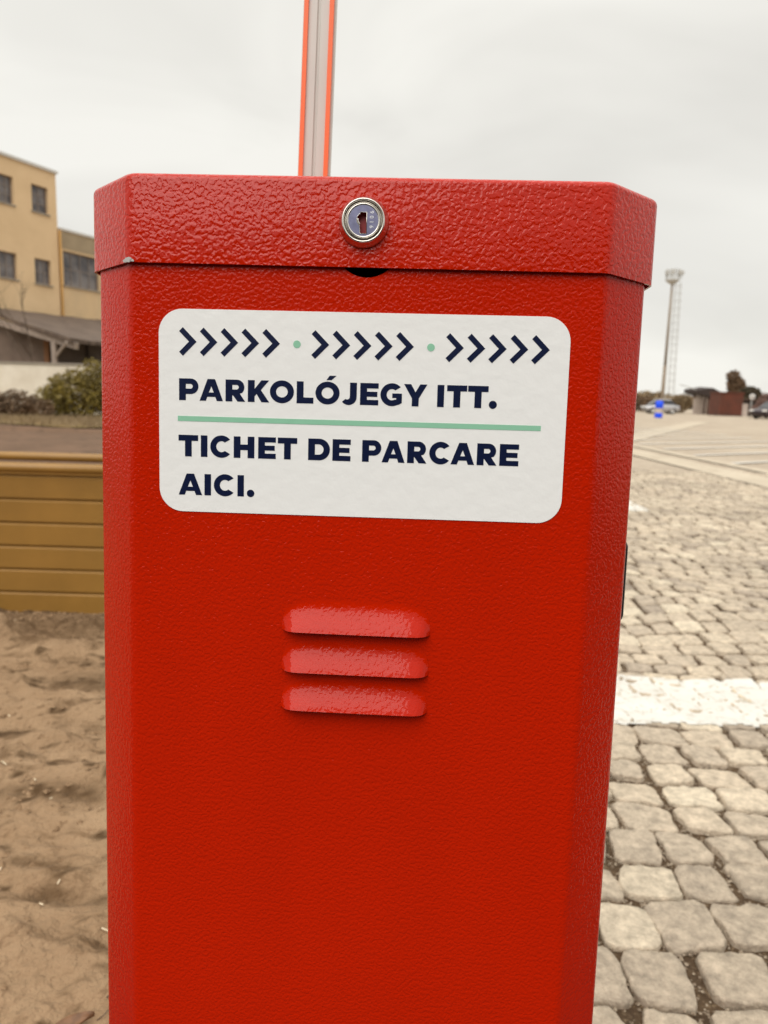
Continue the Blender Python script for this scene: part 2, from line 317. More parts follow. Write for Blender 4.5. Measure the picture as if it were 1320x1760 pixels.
# setts: every stone has its own outline and dome; one paved surface
def setts():
    vs, fs, cv = [], [], []
    pitch = 0.118
    joint_pts = []
    ry = .80; row = 0
    while ry < 10.8:
        rowh = pitch*random.uniform(.92, 1.07)
        near = ry < 3.2
        xx = EDGE - random.uniform(0, .1)
        while xx < 9.0:
            ww = pitch*random.uniform(.85, 1.22)
            cx, cy = xx+ww/2, ry+rowh/2
            lim = 1.3 + max(cy, 0)*.85
            if cx > lim and cy < 9: break
            # rows are not quite straight: shallow arcs, stronger farther away
            def warp(x, y):
                k = min(1, max(0, (y-2.2)/1.5))
                return (x + .02*noise.noise(Vector((x*1.2, y*1.2, 9))), y + (.025+.10*k)*math.sin(x*(1.6+2.2*k)+y*.7) + .022*noise.noise(Vector((x*2.5, y*2.5, 1))))
            g = random.uniform(.004, .0095)
            hw, hh = ww/2-g, rowh/2-random.uniform(.004, .0085)
            n = 24 if near else 12
            cj = [(random.uniform(-.012, .012), random.uniform(-.010, .010)) for _ in range(4)]
            pts = []
            ex = random.uniform(7, 16)
            for k in range(n):
                a = 2*math.pi*(k+.5)/n
                ca, sa = math.cos(a), math.sin(a)
                r = (abs(ca)**ex+abs(sa)**ex)**(-1/ex)
                u, v = r*ca, r*sa
                jx = sum(c[0]*max(0, (1+sx*u)/2)*max(0, (1+sy*v)/2) for c, (sx, sy) in zip(cj, ((1,1),(-1,1),(-1,-1),(1,-1))))
                jy = sum(c[1]*max(0, (1+sx*u)/2)*max(0, (1+sy*v)/2) for c, (sx, sy) in zip(cj, ((1,1),(-1,1),(-1,-1),(1,-1))))
                q = Vector((cx+u*hw+jx, cy+v*hh+jy, 0))
                e = .008*noise.noise(q*34)+.0045*noise.noise(q*95) if near else .004*noise.noise(q*30)
                pts.append((q.x+e*ca, q.y+e*sa))
            z0 = random.gauss(0, .003); tx, ty = random.gauss(0, .025), random.gauss(0, .025)
            dome = random.uniform(-.001, .0035)
            o = len(vs)
            rings = ((1.03, -.035, 0), (1.0, -.006, 0), (.982, -.0016, 0), (.93, 0, .2), (.55, 0, .8), (.2, 0, 1)) if near else ((1.0, -.014, 0), (.95, -.002, 0), (.5, 0, .8))
            for sc, dz, dm in rings:
                for (px, py) in pts:
                    x, y = cx+(px-cx)*sc, cy+(py-cy)*sc
                    zz = z0+dz+dm*dome+(x-cx)*tx+(y-cy)*ty
                    if near: zz += .0026*noise.noise(Vector((x*50, y*50, 4)))+.0035*noise.noise(Vector((x*17, y*17, 2)))
                    X, Y = warp(x, y); vs.append((X, Y, zz))
            X, Y = warp(cx, cy); vs.append((X, Y, z0+dome))
            nr = len(rings)
            for i in range(nr-1):
                for k in range(n): fs.append((o+i*n+k, o+i*n+(k+1) % n, o+(i+1)*n+(k+1) % n, o+(i+1)*n+k))
            for k in range(n): fs.append((o+(nr-1)*n+k, o+(nr-1)*n+(k+1) % n, o+nr*n))
            tone = random.random()
            cv += [tone]*(nr*n+1)
            if near:
                for _ in range(24):
                    joint_pts.append(warp(xx+random.gauss(0, .006), ry+random.uniform(0, rowh)))
                    joint_pts.append(warp(xx+random.uniform(0, ww), ry+random.gauss(0, .004)))
            xx += ww
        ry += rowh; row += 1
    ma = bpy.data.materials.new('sett_stone'); ma.use_nodes = True; t = ma.node_tree; l = t.links.new
    b = t.nodes['Principled BSDF']; b.inputs['Roughness'].default_value = .75; b.inputs['Specular IOR Level'].default_value = .35
    at = N(t, 'ShaderNodeAttribute', attribute_name='tone')
    cr = N(t, 'ShaderNodeValToRGB'); e = cr.color_ramp.elements
    e[0].position = 0; e[0].color = (.35, .285, .22, 1); e[1].position = 1; e[1].color = (.62, .53, .40, 1)
    for p, c in ((.12, (.45, .37, .28)), (.5, (.51, .42, .315)), (.8, (.55, .455, .34))):
        q = e.new(p); q.color = (*c, 1)
    tc = N(t, 'ShaderNodeTexCoord'); n1 = N(t, 'ShaderNodeTexNoise'); n1.inputs['Scale'].default_value = 34; n1.inputs['Detail'].default_value = 9; n1.inputs['Roughness'].default_value = .74
    n0 = N(t, 'ShaderNodeTexNoise'); n0.inputs['Scale'].default_value = 1.3; n0.inputs['Detail'].default_value = 4
    r1 = N(t, 'ShaderNodeMapRange'); r1.inputs['From Min'].default_value = .3; r1.inputs['From Max'].default_value = .7; r1.inputs['To Min'].default_value = .5; r1.inputs['To Max'].default_value = 1.36
    r0 = N(t, 'ShaderNodeMapRange'); r0.inputs['From Min'].default_value = .35; r0.inputs['From Max'].default_value = .65; r0.inputs['To Min'].default_value = .84; r0.inputs['To Max'].default_value = 1.1
    mu = N(t, 'ShaderNodeMath', operation='MULTIPLY'); sc = N(t, 'ShaderNodeVectorMath', operation='SCALE')
    l(tc.outputs['Object'], n1.inputs['Vector']); l(tc.outputs['Object'], n0.inputs['Vector'])
    l(n1.outputs['Fac'], r1.inputs['Value']); l(n0.outputs['Fac'], r0.inputs['Value']); l(r1.outputs[0], mu.inputs[0]); l(r0.outputs[0], mu.inputs[1])
    l(at.outputs['Fac'], cr.inputs['Fac']); l(cr.outputs['Color'], sc.inputs[0]); l(mu.outputs[0], sc.inputs['Scale']); l(sc.outputs['Vector'], b.inputs['Base Color'])
    n2 = N(t, 'ShaderNodeTexNoise'); n2.inputs['Scale'].default_value = 110; n2.inputs['Detail'].default_value = 6
    bn = N(t, 'ShaderNodeBump'); bn.inputs['Distance'].default_value = .007; l(tc.outputs['Object'], n2.inputs['Vector']); l(n2.outputs['Fac'], bn.inputs['Height']); l(bn.outputs['Normal'], b.inputs['Normal'])
    o = mesh('cobbled_pavement', vs, fs, ma, smooth=True); o['kind'] = 'structure'
    a = o.data.attributes.new('tone', 'FLOAT', 'POINT'); a.data.foreach_set('value', cv)
    return o, joint_pts
pave, joints = setts()

def lumps(name, spots, smin, smax, mt, zf, kind='stuff'):
    vs, fs = [], []
    for (x, y) in spots:
        s = random.uniform(smin, smax); o = len(vs); z = zf(x, y)
        a = random.uniform(0, 6.3)
        for (px, py, pz) in ((1,0,0),(0,1,0),(-1,0,0),(0,-1,0),(0,0,1),(0,0,-1)):
            k = random.uniform(.6, 1.2)*s
            vs.append((x+(px*math.cos(a)-py*math.sin(a))*k, y+(px*math.sin(a)+py*math.cos(a))*k, z+pz*k*.7))
        fs += [(o+a_, o+b_, o+c_) for a_, b_, c_ in ((0,1,4),(1,2,4),(2,3,4),(3,0,4),(1,0,5),(2,1,5),(3,2,5),(0,3,5))]
    o = mesh(name, vs, fs, mt); o['kind'] = kind; return o
M['grit_pale'] = mat('grit_pale', (.46, .38, .28), .8, col2=(.13, .085, .05), vscale=150)
sel = [p for p in joints if p[1] < 2.6 and p[0] > .1]
random.shuffle(sel)
g1 = lumps('joint_gravel', sel[:14000], .0018, .0050, M['grit_pale'], lambda x, y: -.0125+random.uniform(0, .006))

# road paint that lies over the stones: draped on the paved surface
from mathutils.bvhtree import BVHTree
def drape(name, x0, x1, y0, y1, step, bvh, ragged, skew=lambda x: 0.0, thr=-1.0):
    nx = int((x1-x0)/step); ny = int((y1-y0)/step); idx = {}; vs, fs = [], []
    def vert(i, j):
        if (i, j) in idx: return idx[i, j]
        x = x0+(x1-x0)*i/nx; y = y0+(y1-y0)*j/ny + skew(x)
        h = bvh.ray_cast(Vector((x, y, 1)), Vector((0, 0, -1)))
        z = max(h[0].z, -.007) if h[0] else -.007
        idx[i, j] = len(vs); vs.append((x, y, z+.0022)); return idx[i, j]
    for j in range(ny):
        for i in range(nx):
            x = x0+(x1-x0)*(i+.5)/nx; t = (j+.5)/ny
            e = ragged*(noise.noise(Vector((x*6, t*1.2, 3)))+.6*noise.noise(Vector((x*22, t*2, 8))))
            if t < .06+e or t > .94+e: continue
            if noise.noise(Vector((x*11, (y0+(y1-y0)*t)*16, 5)))+.6*noise.noise(Vector((x*45, t*20, 6))) < thr: continue
            fs.append((vert(i, j), vert(i+1, j), vert(i+1, j+1), vert(i, j+1)))
    o = mesh(name, vs, fs, M['paint'], smooth=True); o['kind'] = 'structure'; return o
bvh = BVHTree.FromPolygons([v.co for v in pave.data.vertices], [tuple(p.vertices) for p in pave.data.polygons])
drape('stop_line', .15, 4.0, 2.085, 2.495, .011, bvh, .035, thr=-.95)
drape('bay_line', 2.2, 2.44, 6.35, 10.5, .03, bvh, .004, thr=-.9)
def strip_line(name, p, q, wd, z, mt):
    p, q = Vector((*p, z)), Vector((*q, z)); d = (q-p).normalized(); n = Vector((-d.y, d.x, 0))*wd/2
    o = mesh(name, [p-n, q-n, q+n, p+n], [(0, 1, 2, 3)], mt); o['kind'] = 'structure'; return o
strip_line('concrete_strip', (4.95, 6), (4.95, 34), .62, .006, M['strip'])
strip_line('concrete_strip', (5.75, 8), (5.75, 20.5), .28, .006, M['strip'])
strip_line('concrete_strip', (5.3, 17.6), (18, 42), .9, .002, M['strip'])
for k in range(9):
    y = 12.36+1.72*k; x = 5.92+(.06*k)
    strip_line('parking_line', (x, y), (x+5.2, y+3.5), .13, .010, M['paint'])

# straw, chips and clods on the mud
def straw(name, n, x0, x1, y0, y1, mt):
    b = MB()
    for _ in range(n):
        x, y = random.uniform(x0, x1), random.uniform(y0, y1); a = random.uniform(0, math.pi); ln = random.choice((.004, .004, .006, .012))
        z = mud_h(x, y)+.002; dx, dy = math.cos(a)*ln, math.sin(a)*ln
        b.bar((x-dx, y-dy, z), (x+dx, y+dy, mud_h(x+dx, y+dy)+.003), .0022, .0014)
    o = b.build(name, mt); o['kind'] = 'stuff'; return o
M['straw'] = mat('straw', (.72, .60, .42), .7)
straw('straw_bits', 90, -1.9, -.15, .75, 3.0, M['straw'])
lumps('mud_clods', [(random.uniform(-1.9, -.1), random.choice((random.uniform(.8, 3), random.gauss(1.65, .12), random.gauss(2.1, .1), random.gauss(2.95, .07)))) for _ in range(1100)], .003, .013, M['mud'], lambda x, y: mud_h(x, y)+.001)

# ------------------------------------------------------------------ the barrier
YAW, LX, LY, CX, D = 0.04191, 0.00214, 0.04623, -0.01646, 0.47
barrier = bpy.data.objects.new('parking_barrier', None); COL.objects.link(barrier)
# local frame: x along the front, y back, z up the (slightly leaning) cabinet; z=0 at camera height
bx = Vector((math.cos(YAW), -math.sin(YAW), 0)); by = Vector((math.sin(YAW), math.cos(YAW), 0)); bz = Vector((0, 0, 1))
by2 = by*math.cos(LY) - bz*math.sin(LY); bz2 = by*math.sin(LY) + bz*math.cos(LY)
bx3 = bx*math.cos(LX) - bz2*math.sin(LX); bz3 = bx*math.sin(LX) + bz2*math.cos(LX)
mb = Matrix((bx3, by2, bz3)).transposed().to_4x4(); mb.translation = Vector((CX, D, CAM_H))
ZB = -CAM_H                             # foot of the cabinet
barrier.matrix_world = mb @ Matrix.Translation((0, 0, ZB))
tag(barrier, 'red parking barrier cabinet with white ticket sticker, round lock, three louvres and raised boom', 'parking barrier')
def zz(z): return z - ZB                # height above the foot
DEPTH = 0.235
def octagon(a, cx, ce, y0, depth, off=0.0, rad=0.004, seg=4):
    """plan outline with chamfered corners, bends rounded; off shrinks it"""
    y1 = y0+depth
    P = [(-a, y0), (a, y0), (a+cx, y0+ce), (a+cx, y1-ce), (a, y1), (-a, y1), (-a-cx, y1-ce), (-a-cx, y0+ce)]
    n = len(P); Q = []
    if off:
        for i in range(n):
            p, q, r = Vector(P[i-1]), Vector(P[i]), Vector(P[(i+1) % n])
            d1, d2 = (q-p).normalized(), (r-q).normalized(); n1, n2 = Vector((-d1.y, d1.x)), Vector((-d2.y, d2.x))
            bis = (n1+n2).normalized(); Q.append(tuple(q+bis*off/max(.2, bis.dot(n1))))
        P = Q
    out_ = []
    for i in range(n):
        p, q, r = Vector(P[i-1]), Vector(P[i]), Vector(P[(i+1) % n])
        a_, b_ = q+(p-q).normalized()*rad, q+(r-q).normalized()*rad
        for k in range(seg+1):
            t = k/seg; out_.append(tuple((1-t)**2*a_+2*t*(1-t)*q+t*t*b_))
    return out_
AB, CXB, CEB = 0.14961, 0.0330, 0.0285
AL, CXL, CEL, PROT = 0.15014, 0.0380, 0.0345, 0.003
ZT, ZL = 0.1338, 0.07872
# body: solid prism, the half round notch is cut out of its front
def prism(loop, z0, z1, mats_, name, parent):
    n = len(loop); vs = [(x, y, z0) for x, y in loop]+[(x, y, z1) for x, y in loop]
    fs = [(i, (i+1) % n, n+(i+1) % n, n+i) for i in range(n)]+[tuple(range(n))[::-1], tuple(range(n, 2*n))]
    return mesh(name, vs, fs, None, parent, mats=mats_)
lp = octagon(AB, CXB, CEB, 0, DEPTH)
body = prism(lp, 0.0, zz(0.11), [M['body_red'], M['dark']], 'cabinet_body', None)
cut = MB()
cn = 40
vs_ = [(1.0e-3+.0207*math.cos(2*math.pi*k/cn), y_, zz(.0938)+.0207*math.sin(2*math.pi*k/cn)) for y_ in (-.01, .03) for k in range(cn)]
cutter = mesh('cutter', vs_, [(k, (k+1) % cn, cn+(k+1) % cn, cn+k) for k in range(cn)]+[tuple(range(cn))[::-1], tuple(range(cn, 2*cn))], None, mats=[M['dark']])
bm_ = bmesh.new(); bm_.from_mesh(cutter.data); bmesh.ops.recalc_face_normals(bm_, faces=bm_.faces); bm_.to_mesh(cutter.data); bm_.free()
bo = body.modifiers.new('notch', 'BOOLEAN'); bo.operation = 'DIFFERENCE'; bo.object = cutter; bo.solver = 'EXACT'; bo.material_mode = 'TRANSFER'
nm = evaluated(body); body.modifiers.clear(); body.data = nm; bpy.data.objects.remove(cutter)
body.parent = barrier
for p in body.data.polygons: p.use_smooth = True
# keep the flats flat while the bends stay rounded
def sharp(o, ang=20):
    o.data.set_sharp_from_angle(angle=R(ang))
sharp(body, 25)
# base plate at the foot
fb = MB(); fb.box(-.21, .21, -.03, DEPTH+.03, -.02, .012); fb.build('base_plate', M['galv'], barrier, bevel=.003)
# lid: folded sheet cap, open below, thin wall, gap to the body
def lid_mesh():
    T = .0016
    lo = octagon(AL, CXL, CEL, -PROT, DEPTH+2*PROT, 0, .0045)
    n = len(lo)
    rings = []
    for off, z in ((0, ZL), (0, ZT-.0045)):
        rings.append([(x, y, zz(z)) for x, y in octagon(AL, CXL, CEL, -PROT, DEPTH+2*PROT, off, .0045)])
    for k in range(1, 6):
        a = k/5*math.pi/2; off = .0045*(1-math.cos(a)); z = ZT-.0045+.0045*math.sin(a)
        rings.append([(x, y, zz(z)) for x, y in octagon(AL, CXL, CEL, -PROT, DEPTH+2*PROT, off, .0045)])
    inner = [[(x, y, zz(z)) for x, y in octagon(AL, CXL, CEL, -PROT, DEPTH+2*PROT, T, .003)] for z in (ZL, ZT-.003)]
    vs = [v for r in rings for v in r]; fs = []
    for i in range(len(rings)-1):
        for k in range(n): fs.append((i*n+k, i*n+(k+1) % n, (i+1)*n+(k+1) % n, (i+1)*n+k))
    fs.append(tuple((len(rings)-1)*n+k for k in range(n)))
    o = len(vs); vs += [v for r in inner for v in r]
    for k in range(n):
        fs.append((o+k, o+n+k, o+n+(k+1) % n, o+(k+1) % n))
        fs.append((k, o+k, o+(k+1) % n, (k+1) % n))
    fs.append(tuple(o+n+k for k in range(n))[::-1])
    return vs, fs
v_, f_ = lid_mesh()
lid = mesh('lid', v_, f_, M['lid_red'], barrier, smooth=True); sharp(lid, 35)
# bare metal chip at the lid's lower left bend
ch = MB()
for (x, z, s) in ((-AL+.0005, ZL+.0015, .0016), (-AL-.0022, ZL+.0009, .0011), (-AL+.0026, ZL+.001, .0009)):
    pts = [(x+s*1.5*math.cos(a)*random.uniform(.7, 1.2), -PROT-.0004+max(0, -(x+AL))*.9, zz(z)+s*math.sin(a)*random.uniform(.7, 1.2)) for a in [k*math.pi/4 for k in range(8)]]
    ch.add(pts+[(p[0], p[1]+.0012, p[2]) for p in pts], [tuple(range(8))]+[(k, (k+1) % 8, 8+(k+1) % 8, 8+k) for k in range(8)])
ch.build('paint_chip', M['galv'], lid)
# lock
lock = MB().lathe([(.0155, -.001), (.0155, .0012), (.0150, .0022), (.0136, .0046), (.0133, .0056), (.0128, .0062), (.0122, .0060), (.0118, .0050), (.0116, .0032), (.0107, .0032)], 64, 'Y', (0, 0, 0)).build('lock', M['chrome'], barrier, True)
lock.location = (-.0014, -PROT, zz(.1055))
# cylinder face with a key slot; the slot is a hole in the face with walls behind
def slot_loop():
    # tall rectangular slot with a round bulge on its left side
    a = [(.0021, -.0078), (.0021, .0049), (-.0019, .0049)]
    for k in range(11):
        t = R(118+118*k/10); a.append((.0041*math.cos(t), .0005+.0041*math.sin(t)))
    a.append((-.0019, -.0078)); return a
circ = [(.0092*math.cos(2*math.pi*k/64), .0092*math.sin(2*math.pi*k/64)) for k in range(64)]
v2, f2 = fill2d([circ, slot_loop()])
cyl = MB(); cyl.add([(x, -.0050, y) for x, y, _ in v2], f2)
cyl.lathe([(.0092, .0050), (.0097, .0054), (.0102, .0053), (.0105, .0046), (.0106, .0030)], 64, 'Y')
plug = cyl.build('lock_cylinder', M['plug'], lock, False)
rim_ = MB().lathe([(.0092, .00502), (.0096, .00555), (.0101, .00555), (.0105, .0048), (.0106, .0030)], 64, 'Y').build('cylinder_rim', M['chrome'], lock, True)
sl = slot_loop(); ns = len(sl)
M['slot'] = mat('key_slot', (.28, .012, .012), .5)  # the cabinet's red, mirrored in the slot, is put into this colour
kw = MB(); kw.add([(x, -.0050, y) for x, y in sl]+[(x, -.0012, y) for x, y in sl], [(k, (k+1) % ns, ns+(k+1) % ns, ns+k) for k in range(ns)]+[tuple(range(ns, 2*ns))])
kw.build('key_slot', M['slot'], lock)
cres = MB(); cres.tube([(.0034*math.cos(R(t)), -.0044, .0005+.0034*math.sin(R(t))) for t in range(165, 236, 7)], [.0002]+[.0006]*9+[.0002], 8); cres.build('slot_crescent', M['chrome'], lock, True)
edge = MB(); edge.tube([(x, -.0051, y) for x, y in sl]+[(sl[0][0], -.0051, sl[0][1])], .00022, 6); edge.build('slot_edge', M['chrome'], lock, True)
def digits(txt):
    cu = bpy.data.curves.new('num', 'FONT'); cu.body = txt; cu.size = .0034; cu.space_character = 1.7; cu.align_x = 'CENTER'; cu.extrude = .0001
    o = bpy.data.objects.new('num', cu); COL.objects.link(o); me = evaluated(o); bpy.data.objects.remove(o)
    return me
me = digits('9016')
nm_ = bpy.data.objects.new('stamped_number', me); me.materials.append(M['engrave']); link(nm_, lock)
# text x -> down, text y -> right, text z -> towards the viewer
nm_.matrix_local = Matrix(((0, 1, 0, .0040), (0, 0, -1, -.00512), (-1, 0, 0, .0006), (0, 0, 0, 1)))
# side cover plate, just shows past the right edge
sp = MB(); sp.box(AB+CXB-.002, AB+CXB+.0061, .043, .105, zz(-.152), zz(-.094)); sp.build('side_cover', M['black'], barrier, bevel=.004)

# louvres: pressed hoods, open below
def louvre(zb, W=.0985, Hh=.0210, P=.0080):
    nx, nt_ = 56, 16; vs, fs = [], []
    for j in range(nt_+1):
        t = j/nt_
        for i in range(nx+1):
            s = -1+2*i/nx
            # plan: rounded upper corners, full width at the lip
            wloc = W/2*(1-.05*(1-t)**2)
            e = max(0, 1-abs(s)**(6+8*t))**1.1
            x = s*wloc
            top = Hh*(1-.28*abs(s)**5)
            z = top*(1-t)
            prof = (1-math.cos(math.pi*.74*t))/(1-math.cos(math.pi*.74))
            y = -P*prof*e
            vs.append((x, y-.0001, z))
    n1 = nx+1
    for j in range(nt_):
        for i in range(nx): fs.append((j*n1+i, (j+1)*n1+i, (j+1)*n1+i+1, j*n1+i+1))
    o = len(vs)
    for i in range(nx+1):
        x, y, z = vs[nt_*n1+i]; vs.append((x, min(-.0002, y+.0013), z))           # rolled lip
    for i in range(nx+1):
        x, y, z = vs[nt_*n1+i]; vs.append((x*.995, min(-.0002, y+.0016), z+.0016))
    for i in range(nx): fs.append((nt_*n1+i, o+i, o+i+1, nt_*n1+i+1)); fs.append((o+i, o+n1+i, o+n1+i+1, o+i+1))
    return vs, fs
for zb in (-.1553, -.1825, -.2085):
    v_, f_ = louvre(zb)
    lv = mesh('louvre', v_, f_, M['louvre_red'], barrier, smooth=True)
    lv.location = (.0006, 0, zz(zb)); sharp(lv, 50)
    sl_ = MB(); sl_.box(-.0475, .0475, -.0004, .0002, -.0002, .0036)  # dark strip in place of the shaded opening
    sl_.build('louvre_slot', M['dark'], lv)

# ------------------------------------------------------------------ sticker
STK = bpy.data.objects
def rrect(x0, x1, z0, z1, r, n=10):
    P = []
    for cx, cz, a0 in ((x1-r, z1-r, 0), (x0+r, z1-r, 90), (x0+r, z0+r, 180), (x1-r, z0+r, 270)):
        for k in range(n+1):
            a = R(a0+90*k/n); P.append((cx+r*math.cos(a), cz+r*math.sin(a)))
    return P
MM = .001
def plate(name, loops, y, th, mt, parent):
    """flat vinyl with a real edge: front at y, back at y+th"""
    v, f = fill2d(loops)
    vs = [(x, y, z) for x, z, _ in v]; fs = [tuple(q) for q in f]
    # the fill's winding must face the viewer (-y)
    a, b_, c = (Vector(vs[i]) for i in fs[0][:3])
    if (b_-a).cross(c-a).y > 0: fs = [q[::-1] for q in fs]
    for lp_ in loops:
        o = len(vs); n = len(lp_)
        vs += [(x, y, z) for x, z in lp_]+[(x, y+th, z) for x, z in lp_]
        fs += [(o+k, o+(k+1) % n, o+n+(k+1) % n, o+n+k) for k in range(n)]
    return mesh(name, vs, fs, mt, parent)
st = plate('sticker', [rrect(-.1313, .1303, -.0784, .0516, .0155)], -.0005, .0005, M['sticker'], barrier)
st.location = (0, 0, zz(0)); st.rotation_euler = (0, -.0042, 0)
YS = -.00066; TH = .00014
def arc(cx, cy, rx, ry, a0, a1, n=24): return [(cx+rx*math.cos(R(a0+(a1-a0)*k/n)), cy+ry*math.sin(R(a0+(a1-a0)*k/n))) for k in range(n+1)]
SV, SH = .315, .27
def glyph(c, w):
    """outline loops with cap height 1 and width w"""
    if c == 'I': return [[(0,0),(w,0),(w,1),(0,1)]]
    if c == 'T': return [[(w/2-SV/2,0),(w/2+SV/2,0),(w/2+SV/2,1-SH),(w,1-SH),(w,1),(0,1),(0,1-SH),(w/2-SV/2,1-SH)]]
    if c == 'L': return [[(0,0),(w,0),(w,SH),(SV,SH),(SV,1),(0,1)]]
    if c == 'H': return [[(0,0),(SV,0),(SV,.37),(w-SV,.37),(w-SV,0),(w,0),(w,1),(w-SV,1),(w-SV,.63),(SV,.63),(SV,1),(0,1)]]
    if c == 'E': return [[(0,0),(w,0),(w,.24),(SV,.24),(SV,.382),(w*.94,.382),(w*.94,.612),(SV,.612),(SV,.76),(w,.76),(w,1),(0,1)]]
    if c == 'P':
        r = .355; cx = w-r
        return [[(0,0),(SV,0),(SV,1-2*r)]+arc(cx, 1-r, r, r, -90, 90)+[(0,1)], [(SV,1-r-.11)]+arc(cx-.02, 1-r, .11, .11, -90, 90, 12)+[(SV,1-r+.11)]]
    if c == 'R':
        r = .345; cx = w-r-.03
        return [[(0,0),(SV,0),(SV,.285),(w-.56,.285),(w-.345,0),(w+.01,0),(w-.245,.37)]+arc(cx, 1-r, r, r, -48, 90)+[(0,1)], [(SV,1-r-.105)]+arc(cx-.02, 1-r, .105, .105, -90, 90, 12)+[(SV,1-r+.105)]]
    if c == 'A':
        s = w/2-.175; q = .29
        def xi(y): return q+s*y
        ya = (w/2-q)/s
        return [[(0,0),(q,0),(xi(.185),.185),(w-xi(.185),.185),(w-q,0),(w,0),(w/2+.175,1),(w/2-.175,1)], [(xi(.385),.385),(w-xi(.385),.385),(w/2,max(ya-.02, .5))]]
    if c == 'K': return [[(0,0),(SV,0),(SV,.265),(.405,.375),(w-.365,0),(w,0),(.605,.555),(w-.015,1),(w-.375,1),(SV,.60),(SV,1),(0,1)]]
    if c == 'Y': return [[(w/2-SV/2,0),(w/2+SV/2,0),(w/2+SV/2,.36),(w,1),(w-.325,1),(w/2,.635),(.325,1),(0,1),(w/2-SV/2,.36)]]
    if c == 'D':
        r = .5; cx = w-r
        return [[(0,0)]+arc(cx, .5, r, .5, -90, 90)+[(0,1)], [(SV,.26)]+arc(cx-.03, .5, .235, .24, -90, 90)+[(SV,.74)]]
    if c in 'OÓ':
        L_ = [arc(w/2, .5, w/2, .52, 0, 360, 48)[:-1], arc(w/2, .5, w/2-.285, .255, 0, 360, 36)[:-1]]
        if c == 'Ó': L_.append([(w*.45,1.09),(w*.66,1.09),(w*.86,1.29),(w*.58,1.29)])
        return L_
    if c == 'C':
        rx = w*.535; cx = rx
        return [arc(cx, .5, rx, .52, 40, 320, 40)+arc(cx, .5, rx-.285, .255, 310, 50, 30)]
    if c == 'G':
        rx = w*.525; cx = rx; xr = w-.02
        return [arc(cx, .5, rx, .52, 42, 292, 40)+[(xr-.10,.07),(xr,.135),(xr,.56),(w*.54,.56),(w*.54,.355),(xr-.26,.355),(xr-.26,.285)]+arc(cx, .5, rx-.285, .255, 298, 52, 30)]
    if c == 'J':
        return [[(w-SV,1),(w-SV,.36)]+arc(w-SV-.125, .355, .125, .125, 0, -128, 12)+arc(w-.375, .35, .375, .37, -142, 0, 24)+[(w,1)]]
    if c == '.':
        r = w/2; return [arc(r, r-.02, r, r, 0, 360, 28)[:-1]]
def text_line(name, items, zb, cap):
    loops = []
    vs, fs = [], []
    holder = []
    for c, x0, x1 in items:
        g = glyph(c, (x1-x0)/cap)
        lps = [[((x0+x*cap)*MM, (zb+y*cap)*MM) for x, y in lp_] for lp_ in g]
        holder.append(lps)
    allv, allf = [], []
    for lps in holder:
        v, f = fill2d(lps); o = len(allv)
        vs = [(x, YS, z) for x, z, _ in v]
        for q in f:
            a, b_, c_ = (Vector(vs[i]) for i in q[:3])
            q = q[::-1] if (b_-a).cross(c_-a).y > 0 else q
            allf.append(tuple(i+o for i in q))
        allv += vs
        for lp_ in lps:
            o = len(allv); n = len(lp_)
            allv += [(x, YS, z) for x, z in lp_]+[(x, YS+TH, z) for x, z in lp_]
            allf += [(o+k, o+(k+1) % n, o+n+(k+1) % n, o+n+k) for k in range(n)]
    return mesh(name, allv, allf, M['navy'], st)
L1 = [('P',-118.1,-105.5),('A',-104.7,-89.5),('R',-87.8,-75.2),('K',-73.3,-59.4),('O',-59.0,-43.5),('L',-41.7,-30.9),('Ó',-29.6,-14.1),('J',-13.3,-3.1),('E',-.9,10.8),('G',12.1,26.1),('Y',27.0,41.8),('I',48.3,52.6),('T',54.4,67.1),('T',67.7,80.6),('.',81.1,86.2)]
L2 = [('T',-118.6,-105.7),('I',-103.9,-99.6),('C',-97.7,-84.0),('H',-82.3,-68.8),('E',-66.3,-54.8),('T',-53.5,-40.9),('D',-33.7,-19.6),('E',-17.9,-6.2),('P',1.3,13.6),('A',14.0,28.8),('R',30.4,42.7),('C',44.5,58.0),('A',58.3,73.4),('R',75.0,87.5),('E',89.4,101.5)]
L3 = [('A',-118.6,-103.1),('I',-101.5,-97.2),('C',-95.3,-81.6),('I',-79.7,-75.5),('.',-73.5,-68.6)]
text_line('lettering', L1, -6.1, 13.9)
text_line('lettering', L2, -42.3, 13.9)
text_line('lettering', L3, -67.4, 13.9)
plate('divider_line', [[(-.1190, -.0195), (.1146, -.0195), (.1146, -.0162), (-.1190, -.0162)]], YS, TH, M['mint'], st)
for x in (-.0420, .0432): plate('dot', [arc(x, .0310, .0024, .0024, 0, 360, 32)[:-1]], YS, TH, M['mint'], st)
chev = plate('chevron', [[(0, .0065), (.0024, .0090), (.0113, 0), (.0024, -.0090), (0, -.0065), (.0064, 0)]], YS, TH, M['navy'], st)
for gx in (-.1180, -.0327, .0526):
    for k in range(5):
        c = chev if (gx == -.1180 and k == 0) else link(chev.copy(), st)
        c.location = (gx+.01345*k, 0, .0311)

